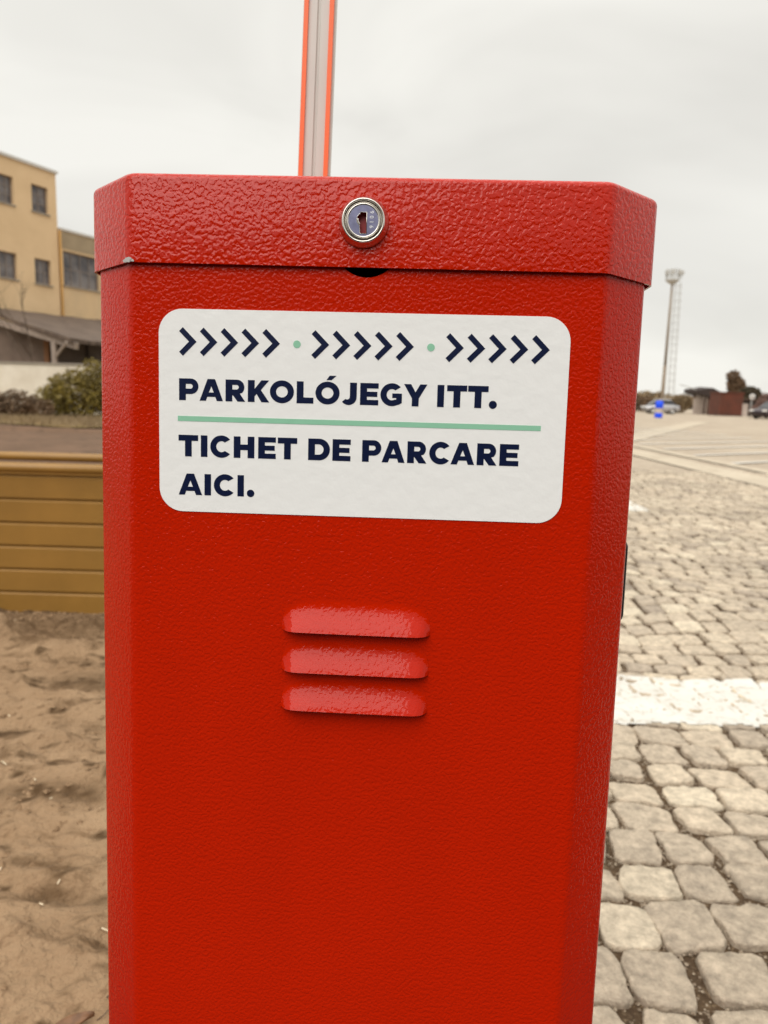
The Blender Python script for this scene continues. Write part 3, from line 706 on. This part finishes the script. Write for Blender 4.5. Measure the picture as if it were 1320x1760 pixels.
# ------------------------------------------------------------------ boom (raised, behind the cabinet)
BX, BYY = -.0775, DEPTH+.055
boom = MB()
def ext(b, loop, z0, z1, z0x, z1x):
    n = len(loop); vs = [(x+z0x, y, z0) for x, y in loop]+[(x+z1x, y, z1) for x, y in loop]
    b.add(vs, [(i, (i+1) % n, n+(i+1) % n, n+i) for i in range(n)]+[tuple(range(n))[::-1], tuple(range(n, 2*n))])
lean = .018
Z0, Z1 = zz(-.12), zz(2.5)
hw_ = .0158
prof = [(-hw_,-.010),(-.0105,-.0125),(-.0018,-.0125),(-.0010,-.0105),(.0010,-.0105),(.0018,-.0125),(.0105,-.0125),(hw_,-.010),(hw_,.0),(.007,.055),(-.007,.055),(-hw_,.0)]
ext(boom, prof, Z0, Z1, lean*(Z0-zz(.13)), lean*(Z1-zz(.13)))
bo_ = boom.build('boom', M['boom'], barrier); bo_.location = (BX, BYY, 0)
for s in (-1, 1):
    e = MB(); x0 = s*.0123
    ext(e, [(x0-.0021, -.0150), (x0+.0021, -.0150), (x0+.0021, -.0095), (x0-.0021, -.0095)], Z0+.02, Z1-.002, lean*(Z0+.02-zz(.13)), lean*(Z1-zz(.13)))
    e.build('edge_strip', M['boom_edge'], bo_)
hub = MB().lathe([(.0, .02), (.06, .02), (.06, 0), (.045, -.06), (0, -.06)], 32, 'Y'); h_ = hub.build('boom_hub', M['black'], barrier, True); h_.location = (BX, DEPTH+.03, zz(-.08)); sharp(h_, 30)

# ------------------------------------------------------------------ ochre planter
pl = empty('planter', (-1.62, 3.08, 0)); tag(pl, 'long ochre yellow planter trough with horizontal ribs standing on the dried mud', 'planter')
PW, PD, PH = 1.30, .50, .645
def rib_panel(x0, x1, flip=1):
    """horizontal boards with a lit bevel on top and a dark groove between"""
    n = 6; h = (PH-.045)/n; prof = []
    for k in range(n):
        z = -.02+k*h*1.03
        prof += [(.0, z), (.0, z+h*.86), (.008, z+h*.93), (.012, z+h*.95), (.012, z+h*1.03-.001)]
    return prof
prof = rib_panel(0, 0)
def sweep(b, prof, p, q, nrm):
    p, q, nrm = Vector(p), Vector(q), Vector(nrm); n = len(prof)
    vs = [p-nrm*y+Vector((0, 0, z)) for y, z in prof]+[q-nrm*y+Vector((0, 0, z)) for y, z in prof]
    b.add(vs, [(i, n+i, n+i+1, i+1) for i in range(n-1)])
fp = MB(); sweep(fp, prof, (-PW, 0, 0), (PW, 0, 0), (0, -1, 0)); fp.build('front_panel', M['ochre'], pl)
bp = MB(); sweep(bp, prof, (PW, PD, 0), (-PW, PD, 0), (0, 1, 0)); bp.build('back_panel', M['ochre'], pl)
for s in (-1, 1):
    e = MB(); sweep(e, prof, (s*PW, 0 if s > 0 else PD, 0), (s*PW, PD if s > 0 else 0, 0), (s, 0, 0)); e.build('end_panel', M['ochre'], pl)
rm = MB()
zt = PH-.02
for y in (-.004, PD+.004): rm.tube([(-PW-.01, y, zt), (PW+.01, y, zt)], .021, 16)
for x in (-PW-.004, PW+.004): rm.tube([(x, -.006, zt), (x, PD+.006, zt)], .020, 16)
rm.build('rim', M['ochre'], pl, True)
sb = MB(); sb.box(-PW+.02, PW-.02, .02, PD-.02, 0, PH-.14); sb.build('soil_fill', M['soil'], pl)

# ------------------------------------------------------------------ foliage
def leaves(n, lobes, size, flat=.5, seed=1):
    rnd = random.Random(seed); vs, fs = [], []
    tot = sum(l[3]*l[4]*l[5] for l in lobes)
    for l in lobes:
        k = int(n*l[3]*l[4]*l[5]/tot)
        for _ in range(k):
            d = Vector((rnd.gauss(0, 1), rnd.gauss(0, 1), rnd.gauss(0, 1))).normalized()
            r = rnd.uniform(.35, 1.0)**.6*(1+.25*noise.noise(d*2.3+Vector((seed, l[0], l[1]))))
            c = Vector((l[0]+d.x*l[3]*r, l[1]+d.y*l[4]*r, l[2]+d.z*l[5]*r))
            if c.z < .02: continue
            s = size*rnd.uniform(.6, 1.3)
            a = Vector((rnd.gauss(0, 1), rnd.gauss(0, 1), rnd.gauss(0, 1))).normalized(); b = a.orthogonal().normalized()
            b = (b*math.cos(rnd.uniform(0, 6))+a.cross(b)*math.sin(rnd.uniform(0, 6))).normalized()
            o = len(vs); vs += [c-a*s, c+b*s*flat, c+a*s, c-b*s*flat]; fs.append((o, o+1, o+2, o+3))
    return vs, fs
def plant(name, loc, lobes, n, size, mt, label, cat, seed, trunk=None, group=None, crown='crown', flat=.5):
    e = empty(name, loc); tag(e, label, cat, group)
    v, f = leaves(n, lobes, size, flat, seed); mesh(crown, v, f, mt, e)
    b = MB(); rnd = random.Random(seed)
    for l in lobes:
        p0 = Vector((rnd.uniform(-.06, .06), rnd.uniform(-.06, .06), -.05)); p1 = Vector((l[0], l[1], l[2]))
        r0 = (trunk or .03)
        mid = p0.lerp(p1, .5)+Vector((rnd.gauss(0, .05), rnd.gauss(0, .05), 0))
        b.tube([p0, mid, p1], [r0, r0*.7, r0*.3], 7)
        for _ in range(5):
            d = Vector((rnd.gauss(0, 1)*l[3], rnd.gauss(0, 1)*l[4], rnd.gauss(0, 1)*l[5]))*.6
            b.tube([mid.lerp(p1, .6), p1+d], [r0*.4, r0*.1], 5)
    b.build('trunk' if cat == 'tree' else 'stems', M['bark'], e, True)
    return e
plant('bush', (-9.75, 22.8, 0), [(0, 0, .75, .9, .7, .75), (.75, .1, .95, .75, .7, .85), (-.55, -.1, .55, .6, .5, .55), (1.3, .2, .7, .7, .6, .8)], 9000, .06, M['leaf_olive'], 'large olive green bush in front of the white wall', 'bush', 3, crown='foliage')
plant('bush', (-11.15, 21.9, 0), [(0, 0, .4, .75, .5, .42), (.7, 0, .3, .5, .4, .34), (-.8, .1, .38, .6, .5, .4)], 5000, .05, M['leaf_brown'], 'low brownish bush left of the large olive bush', 'bush', 5, crown='foliage')
plant('bush', (-13.1, 22.6, 0), [(0, 0, .45, .8, .6, .5), (.7, 0, .35, .5, .4, .4)], 4000, .05, M['leaf_brown'], 'low brownish bush at the far left end of the white wall', 'bush', 8, crown='foliage')
# grass blades on the verge
gv, gf = [], []
for _ in range(9000):
    x, y = random.uniform(-15, -4), random.uniform(17.0, 21.8); z = .06; h = random.uniform(.05, .16); a = random.uniform(0, 6.28); s = .012
    o = len(gv); gv += [(x-s*math.cos(a), y-s*math.sin(a), z), (x+s*math.cos(a), y+s*math.sin(a), z), (x+random.gauss(0, .04), y+random.gauss(0, .04), z+h)]; gf.append((o, o+1, o+2))
go = mesh('grass', gv, gf, M['leaf_tan']); go['kind'] = 'stuff'

# ------------------------------------------------------------------ buildings on the left
FD = Vector((.45, 1, 0)).normalized()
C0 = Vector((-15.85, 36.0, 0))
ANG = math.atan2(FD.y, FD.x)
def facade_wall(u0, u1, z0, z1, holes, depth, reveal=.18):
    """wall with real window openings; x along the facade, y into the building"""
    us = sorted({u0, u1, *[h[0] for h in holes], *[h[1] for h in holes]}); zs = sorted({z0, z1, *[h[2] for h in holes], *[h[3] for h in holes]})
    b = MB()
    for i in range(len(us)-1):
        for j in range(len(zs)-1):
            cu, cz = (us[i]+us[i+1])/2, (zs[j]+zs[j+1])/2
            if any(h[0] < cu < h[1] and h[2] < cz < h[3] for h in holes): continue
            b.add([(us[i],0,zs[j]),(us[i+1],0,zs[j]),(us[i+1],0,zs[j+1]),(us[i],0,zs[j+1])], [(0,1,2,3)])
    for h in holes:
        b.add([(h[0],0,h[2]),(h[1],0,h[2]),(h[1],0,h[3]),(h[0],0,h[3]),(h[0],reveal,h[2]),(h[1],reveal,h[2]),(h[1],reveal,h[3]),(h[0],reveal,h[3])],
              [(0,4,5,1),(1,5,6,2),(2,6,7,3),(3,7,4,0)])
    b.add([(u0,0,z0),(u0,depth,z0),(u0,depth,z1),(u0,0,z1)], [(0,3,2,1)]); b.add([(u1,0,z0),(u1,depth,z0),(u1,depth,z1),(u1,0,z1)], [(0,1,2,3)])
    b.add([(u0,depth,z0),(u1,depth,z0),(u1,depth,z1),(u0,depth,z1)], [(0,3,2,1)]); b.add([(u0,0,z1),(u1,0,z1),(u1,depth,z1),(u0,depth,z1)], [(0,1,2,3)])
    return b
def window(parent, h, nm_=2, nz_=2, reveal=.18):
    b = MB(); t = .05
    u0, u1, z0, z1 = h; y0, y1 = reveal-.05, reveal-.002
    b.box(u0, u1, y0, y1, z0, z0+t); b.box(u0, u1, y0, y1, z1-t, z1); b.box(u0, u0+t, y0, y1, z0+t, z1-t); b.box(u1-t, u1, y0, y1, z0+t, z1-t)
    for k in range(1, nm_): c = u0+(u1-u0)*k/nm_; b.box(c-.02, c+.02, y0+.004, y1-.004, z0+t, z1-t)
    for k in range(1, nz_): c = z0+(z1-z0)*k/nz_; b.box(u0+t, u1-t, y0+.008, y1-.008, c-.018, c+.018)
    w_ = b.build('window', M['frame'], parent)
    g = MB(); g.box(u0+.01, u1-.01, reveal-.022, reveal+.02, z0+.01, z1-.01); g.build('pane', M['glass'], w_)
    s = MB(); s.box(u0-.06, u1+.06, -.06, reveal-.05, z0-.07, z0-.002); s.build('sill', M['concrete'], w_)
    return w_
fac = empty('factory_building', C0, ANG); tag(fac, 'tall beige three storey factory block with small broken windows behind the shed', 'building')
cols_ = [(-1.38, -.48), (-3.25, -2.33), (-5.2, -4.28), (-7.15, -6.23)]
rows_ = [(8.87, 10.04), (5.68, 6.8), (2.5, 3.65)]
holes = [(a, b, c, d) for a, b in cols_ for c, d in rows_]
facade_wall(-9, 0, -.2, 10.80, holes, 9).build('wall', M['wall'], fac)
for i, h in enumerate(holes): window(fac, h, 2 + (i % 2), 2+(i % 3 == 0))
tr = MB(); tr.box(-9.1, .08, -.08, 9.1, 10.80, 10.93); tr.build('roof_edge', M['trim'], fac)
dp = MB(); dp.tube([(.07, -.06, .1), (.07, -.06, 8.3)], .055, 8); dp.build('drainpipe', mat('pipe_ochre', (.50, .27, .075), .6), fac, True)
wing = empty('factory_wing', C0+FD*.16, ANG); tag(wing, 'lower beige factory wing with wide dark window, adjoining the tall block', 'building')
wh = [(.10, 2.35, 5.82, 7.42), (2.9, 5.2, 5.82, 7.42), (.4, 2.2, 2.4, 3.7)]
facade_wall(0, 9, -.2, 8.33, wh, 8).build('wall', M['wall2'], wing)
for i, h in enumerate(wh): window(wing, h, 4, 2)
tr = MB(); tr.box(-.02, 9.05, -.06, 8, 8.33, 8.44); tr.build('roof_edge', M['trim'], wing)
bd = MB(); bd.box(.0, 9.0, -.012, -.002, 7.52, 8.30); bd.build('attic_band', mat('grey_band', (.40, .31, .20), .9, var=.2, vscale=1), wing)

# lean-to shed in front of the factory
def at_px(x, y, Y):
    """place of a surveyed point: picture position and distance give real coordinates"""
    d = fw + rt*((x-660)/FPX) - up*((y-880)/FPX)
    return Vector((0, 0, CAM_H)) + d*(Y/d.y)
shed = empty('lean_to_shed', (-11.8, 28.5, 0)); tag(shed, 'weathered lean-to shed with sagging grey roof and timber post below the factory windows', 'shed')
O = Vector(shed.location)
A_, B_, C_ = at_px(-45, 524, 31.5)-O, at_px(119, 582, 26.3)-O, at_px(215, 592, 30.5)-O
T0, T1 = at_px(-60, 517, 32.0)-O, at_px(215, 556, 39.0)-O
th = Vector((0, 0, .14))
rf = MB(); ns_ = 10
# corrugations/sag run from ridge to eave
topL = [A_.lerp(T1, k/ns_) for k in range(ns_+1)]; low = [B_.lerp(C_, k/ns_) for k in range(ns_+1)]
vs = []
for k in range(ns_+1):
    for j in range(7):
        p = topL[k].lerp(low[k], j/6); p = p+Vector((0, 0, .06*noise.noise(p*.9)-.05*math.sin(math.pi*j/6)*math.sin(math.pi*k/ns_))); vs.append(p)
nv = len(vs); vs += [p-th for p in vs]; fs = []
for k in range(ns_):
    for j in range(6):
        a = k*7+j; fs += [(a, a+1, a+8, a+7), (nv+a, nv+a+7, nv+a+8, nv+a+1)]
for j in range(6): fs += [(j, nv+j, nv+j+1, j+1), (ns_*7+j, ns_*7+j+1, nv+ns_*7+j+1, nv+ns_*7+j)]
for k in range(ns_): fs += [(k*7+6, nv+k*7+6, nv+k*7+13, k*7+13), (k*7, k*7+7, nv+k*7+7, nv+k*7)]
rf.add(vs, fs); rf.build('roof', M['roofing'], shed)
bm1 = MB(); bm1.bar(at_px(-60, 536, 31.6)-O, at_px(132, 595, 26.6)-O, .16, .22); bm1.build('beam', M['timber'], shed)
ptop, pft = at_px(94, 588, 26.65)-O, at_px(98, 700, 26.65)-O
ps = MB(); ps.bar((ptop.x, ptop.y, -.1), (ptop.x-.04, ptop.y, ptop.z), .15, .15, (0, 1, 0)); ps.build('post', M['timber'], shed)
br = MB(); br.bar((ptop.x-.02, ptop.y, ptop.z-.55), at_px(114, 588, 26.2)-O, .09, .09, (0, 1, 0)); br.build('brace', M['timber'], shed)
bw = MB()
p0, p1, p2, p3 = at_px(-60, 640, 31.0)-O, at_px(79, 640, 30.0)-O, at_px(92, 640, 30.1)-O, at_px(230, 640, 33.0)-O
def panel(b, a, c, z0, za, zc):
    a, c = Vector(a), Vector(c); d = (c-a).normalized(); n = Vector((-d.y, d.x, 0))*.12
    q = [Vector((a.x,a.y,z0)), Vector((c.x,c.y,z0)), Vector((c.x,c.y,zc)), Vector((a.x,a.y,za))]
    b.add(q+[p+n for p in q], [(0,1,2,3),(7,6,5,4),(0,4,5,1),(1,5,6,2),(2,6,7,3),(3,7,4,0)])
panel(bw, p0, p1, -.2, 4.1, 2.9); bw.build('side_wall', M['shedwall'], shed)
bw = MB(); panel(bw, p2, p3, -.2, 2.75, 3.0); bw.build('back_wall', mat('dark_boards', (.12, .095, .085), .9, var=.3, vscale=1.5), shed)
jm = MB(); jm.box(p1.x-.02, p1.x+.16, p1.y-.06, p1.y+.06, -.2, 2.85); jm.build('door_jamb', mat('rust_timber', (.25, .12, .055), .8), shed)
dk = MB(); dk.box(p1.x-1.2, p2.x+1.0, p1.y+1.2, p1.y+1.3, -.2, 3.0); dk.build('inner_wall', M['roofdark'], shed)

lw = empty('boundary_wall', (-12.2, 25, 0)); tag(lw, 'low whitewashed wall behind the bushes, in front of the lean-to shed', 'wall')
lwb = MB(); lwb.box(-6, 2.75, 0, .22, -.2, 1.70); lwb.build('wall_face', M['white_wall'], lw, bevel=.02)
cp = MB(); cp.box(-6.05, 2.80, -.04, .26, 1.70, 1.76); cp.build('coping', M['concrete'], lw)

# bare sapling in front of the factory
bt = empty('bare_sapling', (-13.2, 27.2, 0)); tag(bt, 'thin leafless sapling standing in front of the beige factory wall', 'tree')
b = MB(); rnd = random.Random(4)
def branch(p, d, ln, r, dep):
    q = p+d*ln; b.tube([p, p.lerp(q, .5)+Vector((rnd.gauss(0, .03), rnd.gauss(0, .03), 0)), q], [r, r*.8, r*.6], 5)
    if dep:
        for _ in range(3):
            nd = (d+Vector((rnd.gauss(0, .38), rnd.gauss(0, .38), rnd.uniform(-.05, .3)))).normalized(); branch(p.lerp(q, rnd.uniform(.5, 1)), nd, ln*.68, r*.55, dep-1)
branch(Vector((0, 0, -.1)), Vector((0.03, 0, 1)).normalized(), 2.6, .035, 4)
b.build('branches', M['bark'], bt, True)

# ------------------------------------------------------------------ far right
mast = empty('lighting_mast', (35.5, 95, 0)); tag(mast, 'tall steel floodlight mast with a caged ladder beyond the car park', 'mast')
MH = 16.2
b = MB(); b.tube([(0, 0, -.2), (0, 0, MH*.36)], [.25, .22], 14); b.tube([(0, 0, MH*.36), (0, 0, MH)], [.19, .13], 14); b.build('pole', M['mast'], mast, True)
b = MB(); lx_ = 1.0
for s in (-.35, .35): b.tube([(lx_+s, -.2, 2), (lx_+s-.35, -.2, MH)], .045, 6)
k = 2.3
while k < MH: b.tube([(lx_-.35-.35*k/MH, -.2, k), (lx_+.35-.35*k/MH, -.2, k)], .035, 5); k += .45
k = 3.0
while k < MH:
    c = lx_-.35*k/MH; b.tube([(c+.5*math.cos(t*.5236), -.2-.55*math.sin(t*.5236), k) for t in range(7)], .03, 5); k += .9
b.build('ladder', M['galv'], mast)
b = MB(); b.lathe([(0, MH-.35), (.2, MH-.35), (.85, MH+.1), (.85, MH+.25), (0, MH+.35)], 20); b.build('platform', M['galv'], mast)
b = MB()
for t in range(12):
    a = t*math.pi/6; b.tube([(0.85*math.cos(a), 0.85*math.sin(a), MH+.3), (0.85*math.cos(a), 0.85*math.sin(a), MH+1.4)], .04, 5)
for hh in (.85, 1.4): b.tube([(0.85*math.cos(t*math.pi/8), 0.85*math.sin(t*math.pi/8), MH+hh) for t in range(17)], .04, 5)
b.build('railing', M['galv'], mast)
for (x, y) in ((-.9, -.4), (-.4, -.9), (.45, -.9), (.95, -.4)):
    f = MB(); f.box(x-.22, x+.22, y-.22, y+.14, MH+.8, MH+1.3); f.tube([(x, y, MH+.3), (x, y, MH+.8)], .05, 6)
    f.build('floodlight', M['galv'], mast, bevel=.04)

def make_car(name, loc, rz, paint, label, L_=4.2, W_=1.72, H_=1.42):
    e = empty(name, loc, rz); tag(e, label, 'car')
    # lower body as lofted sections along x
    secs = [(-L_/2, .45, .62, .78), (-L_/2+.12, .28, .84, .92), (-L_/2+.8, .22, .90, 1.0), (0, .2, .92, 1.0), (L_/2-1.1, .22, .88, 1.0), (L_/2-.25, .28, .74, .94), (L_/2, .42, .60, .76)]
    b = MB(); rings = []
    for x, z0, z1, wk in secs:
        hw = W_/2*wk; rings.append([(x,-hw*.9,z0),(x,-hw,z0+.15),(x,-hw,z1-.12),(x,-hw*.88,z1),(x,hw*.88,z1),(x,hw,z1-.12),(x,hw,z0+.15),(x,hw*.9,z0)])
    vs = [v for r in rings for v in r]; n = 8
    fs = [(i*n+k, i*n+(k+1) % n, (i+1)*n+(k+1) % n, (i+1)*n+k) for i in range(len(rings)-1) for k in range(n)]+[tuple(range(n))[::-1], tuple((len(rings)-1)*n+k for k in range(n))]
    b.add(vs, fs); b.build('body', paint, e, True)
    def cab(x0, x1, x2, x3, z0, z1, w0, w1):
        return [(x0,-w0,z0),(x3,-w0,z0),(x3,w0,z0),(x0,w0,z0),(x1,-w1,z1),(x2,-w1,z1),(x2,w1,z1),(x1,w1,z1)]
    CF = [(0,1,5,4),(1,2,6,5),(2,3,7,6),(3,0,4,7),(4,5,6,7)]
    b = MB(); b.add(cab(-L_/2+.35, -L_/2+.95, .45, 1.15, .88, H_-.04, W_*.43, W_*.36), CF); b.build('windows', M['car_glass'], e)
    b = MB(); b.add(cab(-L_/2+.88, -L_/2+.98, .42, .52, H_-.07, H_, W_*.375, W_*.34), CF); b.build('roof', paint, e)
    for x in (-L_/2+.78, L_/2-.85):
        for s in (-1, 1):
            wv = MB().lathe([(.2, -.11), (.30, -.11), (.33, -.06), (.33, .06), (.30, .11), (.2, .11)], 20, 'Y'); o = wv.build('wheel', M['tyre'], e, True); o.location = (x, s*(W_/2-.12), .33)
            r_ = MB().lathe([(0, .07), (.19, .09), (.2, .1), (.2, -.1), (.19, -.09), (0, -.07)], 16, 'Y'); r_.build('rim', M['galv'], o, True)
    for s in (-1, 1):
        b = MB(); b.box(L_/2-.16, L_/2+.005, s*.58-.17, s*.58+.17, .60, .72); b.build('headlight', M['white'], e, bevel=.03)
        b = MB(); b.box(-L_/2-.01, -L_/2+.12, s*.6-.14, s*.6+.14, .64, .80); b.build('tail_light', M['rust'], e, bevel=.02)
    return e
make_car('parked_car', (at_px(1134, 712, 72).x, 72.0, 0), R(174), M['car_paint'], 'silver car parked side on near the foot of the lighting mast', 3.45)
make_car('parked_car', (at_px(1333, 712, 58).x, 58.0, 0), R(205), M['car_dark'], 'dark car parked at the right edge beside the pinkish shrub', 4.2)
bl = empty('bollard', (19.05, 51.4, 0)); tag(bl, 'bright blue plastic barrel with wide pale band in front of the silver car', 'barrel')
MB().lathe([(.0, 0), (.26, 0), (.27, .05), (.25, .34)], 20).build('base', M['blue'], bl, True)
MB().lathe([(.25, .34), (.24, .37), (.23, .66)], 20).build('white_band', M['pale'], bl, True)
MB().lathe([(.23, .66), (.27, .70), (.26, 1.06), (.20, 1.16), (0, 1.18)], 20).build('top', M['blue'], bl, True)

# canopy hut, rust red container, trees
ch_ = empty('open_hut', (at_px(1206, 700, 78).x, 78, 0)); tag(ch_, 'dark roofed open hut on thin posts left of the rust red container', 'hut')
b = MB(); b.add([(-1.3,-1.6,2.5),(.35,-1.6,2.75),(1.5,-1.6,2.2),(1.5,1.8,2.2),(.35,1.8,2.9),(-1.3,1.8,2.6),(-1.3,-1.6,2.2),(.35,-1.6,1.75),(1.5,-1.6,1.7),(1.5,1.8,1.7),(.35,1.8,1.75),(-1.3,1.8,2.2)],
      [(0,1,4,5),(1,2,3,4),(0,6,7,1),(1,7,8,2),(2,8,9,3),(3,9,10,4),(4,10,11,5),(5,11,6,0),(6,11,10,7),(7,10,9,8)]); b.build('roof', M['roofdark'], ch_)
for x in (-1.15, -.85, -.5, -.15):
    p_ = MB(); p_.box(x-.045, x+.045, -1.4, -1.3, -.1, 2.0); p_.build('post', M['timber'], ch_)
b = MB(); b.box(-1.1, -.1, -.5, -.4, 0, 1.65); b.build('back_panel', M['pale'], ch_)
b = MB(); b.box(-.05, 1.45, -1.3, 1.6, -.1, 1.69); b.build('store_room', M['brownwall'], ch_)
b = MB(); b.bar((-3.0, -1.2, 3.0), (-1.25, -1.2, 2.55), .10, .08); b.build('gutter_arm', M['galv'], ch_)
cn_ = empty('container', (at_px(1247, 700, 71.5).x, 71.5, 0)); tag(cn_, 'rust red box shaped container between the open hut and the bushy trees', 'container')
b = MB(); n_ = 26
vs = [];
W2, D2, H2 = 1.12, 1.1, 2.15
loop = []
for k in range(n_+1):
    x = -W2+2*W2*k/n_; loop.append((x, -D2-(.05 if k % 2 else 0)))
loop += [(W2, D2), (-W2, D2)]
n = len(loop); b.add([(x, y, .12) for x, y in loop]+[(x, y, H2) for x, y in loop], [(i, (i+1) % n, n+(i+1) % n, n+i) for i in range(n)]+[tuple(range(n, 2*n))]); b.build('body', M['rust'], cn_)
b = MB(); b.box(-W2-.06, W2+.06, -D2-.1, D2+.05, H2, H2+.12); b.build('top_rail', M['rust'], cn_)
b = MB(); b.box(-W2-.04, W2+.04, -D2-.08, D2+.04, -.05, .12); b.build('skid', M['brownwall'], cn_)
plant('leaning_tree', (at_px(1260, 700, 82).x, 82, 0), [(.1, 0, 2.3, .9, .8, 1.2), (.1, 0, 3.2, 1.0, .9, 1.0), (-.35, 0, 4.2, .75, .7, .7), (.5, 0, 2.9, .7, .7, .9)], 5200, .14, M['leaf_brown'], 'dark round topped tree leaning left behind the rust red container', 'tree', 11, .16)
plant('round_tree', (at_px(1287, 700, 78).x, 78, 0), [(0, 0, 2.3, 1.1, .9, .75), (.5, 0, 2.0, .8, .8, .8), (-.8, 0, 2.0, .7, .7, .6)], 4200, .13, M['leaf_dark'], 'low dark tree between the rust red container and the pinkish shrub', 'tree', 12, .16)
st_ = empty('stall', (at_px(1276, 700, 74.2).x, 74.2, 0)); tag(st_, 'small dark stall with a pale side panel below the low dark tree', 'stall')
b = MB(); b.box(.35, 1.6, -.6, .8, 0, 1.55); b.build('cabin', M['roofdark'], st_)  # solid dark box drawn where the opening is
b = MB(); b.box(-.35, .33, -.5, .6, 0, 1.25); b.build('side_panel', M['pale'], st_)
b = MB(); b.box(-.45, 1.7, -.75, .9, 1.55, 1.68); b.build('roof', M['brownwall'], st_)
plant('pink_shrub', (at_px(1319, 700, 63).x, 63, 0), [(0, 0, 1.1, .9, .9, 1.1), (.9, 0, 1.3, 1.2, 1.0, 1.2), (-.8, -.2, .6, .7, .6, .6)], 5200, .12, M['leaf_pink'], 'pinkish brown shrub at the right edge behind the dark car', 'shrub', 13, .08, crown='foliage')
plant('tan_shrub', (at_px(1163, 700, 84).x, 84, 0), [(0, 0, .9, 1.5, 1.0, 1.0), (.6, 0, 1.3, 1.1, .9, .9), (-.9, 0, .7, 1.0, .8, .7)], 4200, .13, M['leaf_tan'], 'tan leafless shrub between the mast and the open hut', 'shrub', 14, .06, crown='foliage')
plant('brown_hedge', (at_px(1115, 700, 88).x, 88, 0), [(-3.2, 0, 1.3, 2.0, 1.0, 1.5), (-1.0, 0, .9, 1.6, .9, 1.1), (1.0, 0, .7, 1.5, .9, .9), (-5.5, 0, 1.6, 2.0, 1.2, 1.6)], 6500, .14, M['leaf_brown'], 'long brown hedge behind the silver car, left of the mast', 'hedge', 15, .06, crown='foliage')
rs = empty('round_marker', at_px(1293, 682, 58)*Vector((1, 1, 0))); tag(rs, 'small round white disc with a grey centre on a thin post near the dark car', 'sign')
zc = at_px(1293, 682, 58).z
MB().tube([(0, .03, -.1), (0, .03, zc)], .025, 8).build('post', M['galv'], rs, True)
o = MB().lathe([(.10, .04), (.21, .04), (.22, .02), (.20, -.01), (0, -.01)], 28, 'Y').build('ring', M['white'], rs, True); o.location = (0, 0, zc)
o = MB().lathe([(.0, .045), (.11, .045)], 20, 'Y').build('centre', M['brownwall'], rs, True); o.location = (0, 0, zc)
# low distant tree line that closes the horizon
random.seed(21)
for i, (x, y, h) in enumerate(((52, 150, 3.4), (66, 155, 2.8), (80, 150, 3.2), (96, 160, 3.6), (-5, 170, 4), (14, 165, 3.6), (33, 160, 3.0))):
    lobes = [(random.uniform(-7, 7), 0, h*.5, random.uniform(3, 5), 2, h*random.uniform(.4, .6)) for _ in range(5)]
    plant('distant_thicket', (x, y, 0), lobes, 2500, .35, M['leaf_brown'] if i % 2 else M['leaf_tan'], 'distant brown thicket low on the horizon beyond the car park', 'thicket', 30+i, .12, 'thickets on the horizon', crown='foliage')

# dry leaf and twig at the foot of the cabinet on the mud
lf = empty('dry_leaf', (-.462, .972, mud_h(-.462, .972)+.008), R(28)); lf.scale = (.7, .7, .7); tag(lf, 'curled brown dry leaf lying on the mud at the lower left corner', 'leaf')
vs, fs = [], []
for i in range(13):
    t = i/12; wv = .021*math.sin(math.pi*min(1, t*1.02+.01))**.8
    for j in range(7):
        q = -1+2*j/6; vs.append((-.055+.11*t, q*wv, .013*q*q-.008*math.cos(t*3)+.002*noise.noise(Vector((t*6, q*3, 1)))))
for i in range(12):
    for j in range(6): a = i*7+j; fs.append((a, a+1, a+8, a+7))
bl_ = mesh('blade', vs, fs, mat('dry_leaf', (.20, .095, .04), .6, var=.4, vscale=60), lf, True)
so_ = bl_.modifiers.new('thick', 'SOLIDIFY'); so_.thickness = .0008
MB().tube([(.055, 0, -.006), (.075, .004, 0), (.09, .012, .006)], .0012, 6).build('stalk', M['bark'], lf, True)
tw = MB(); tw.tube([(-.425, 1.03, mud_h(-.425, 1.03)+.004), (-.405, 1.045, mud_h(-.405, 1.045)+.012), (-.38, 1.05, mud_h(-.38, 1.05)+.006)], [.0016, .002, .001], 6); tw.tube([(-.405, 1.045, mud_h(-.405, 1.045)+.012), (-.40, 1.075, mud_h(-.40, 1.075)+.02)], [.0014, .0006], 5)
tag(tw.build('twig', M['bark'], None, True), 'thin forked dark twig lying on the mud beside the curled leaf', 'twig')
# unseen dark hedge, added behind the viewpoint so the glossy paint reflects dark
plant('added_hedge', (0, -13, 0), [(x, 0, 2.5+.5*math.sin(x*1.7), 2.0, 1.2, 2.7) for x in range(-16, 17, 2)], 15000, .36, M['leaf_dark'], 'long unseen hedge added behind the viewpoint for dark reflections', 'hedge', 41, .06, crown='foliage')
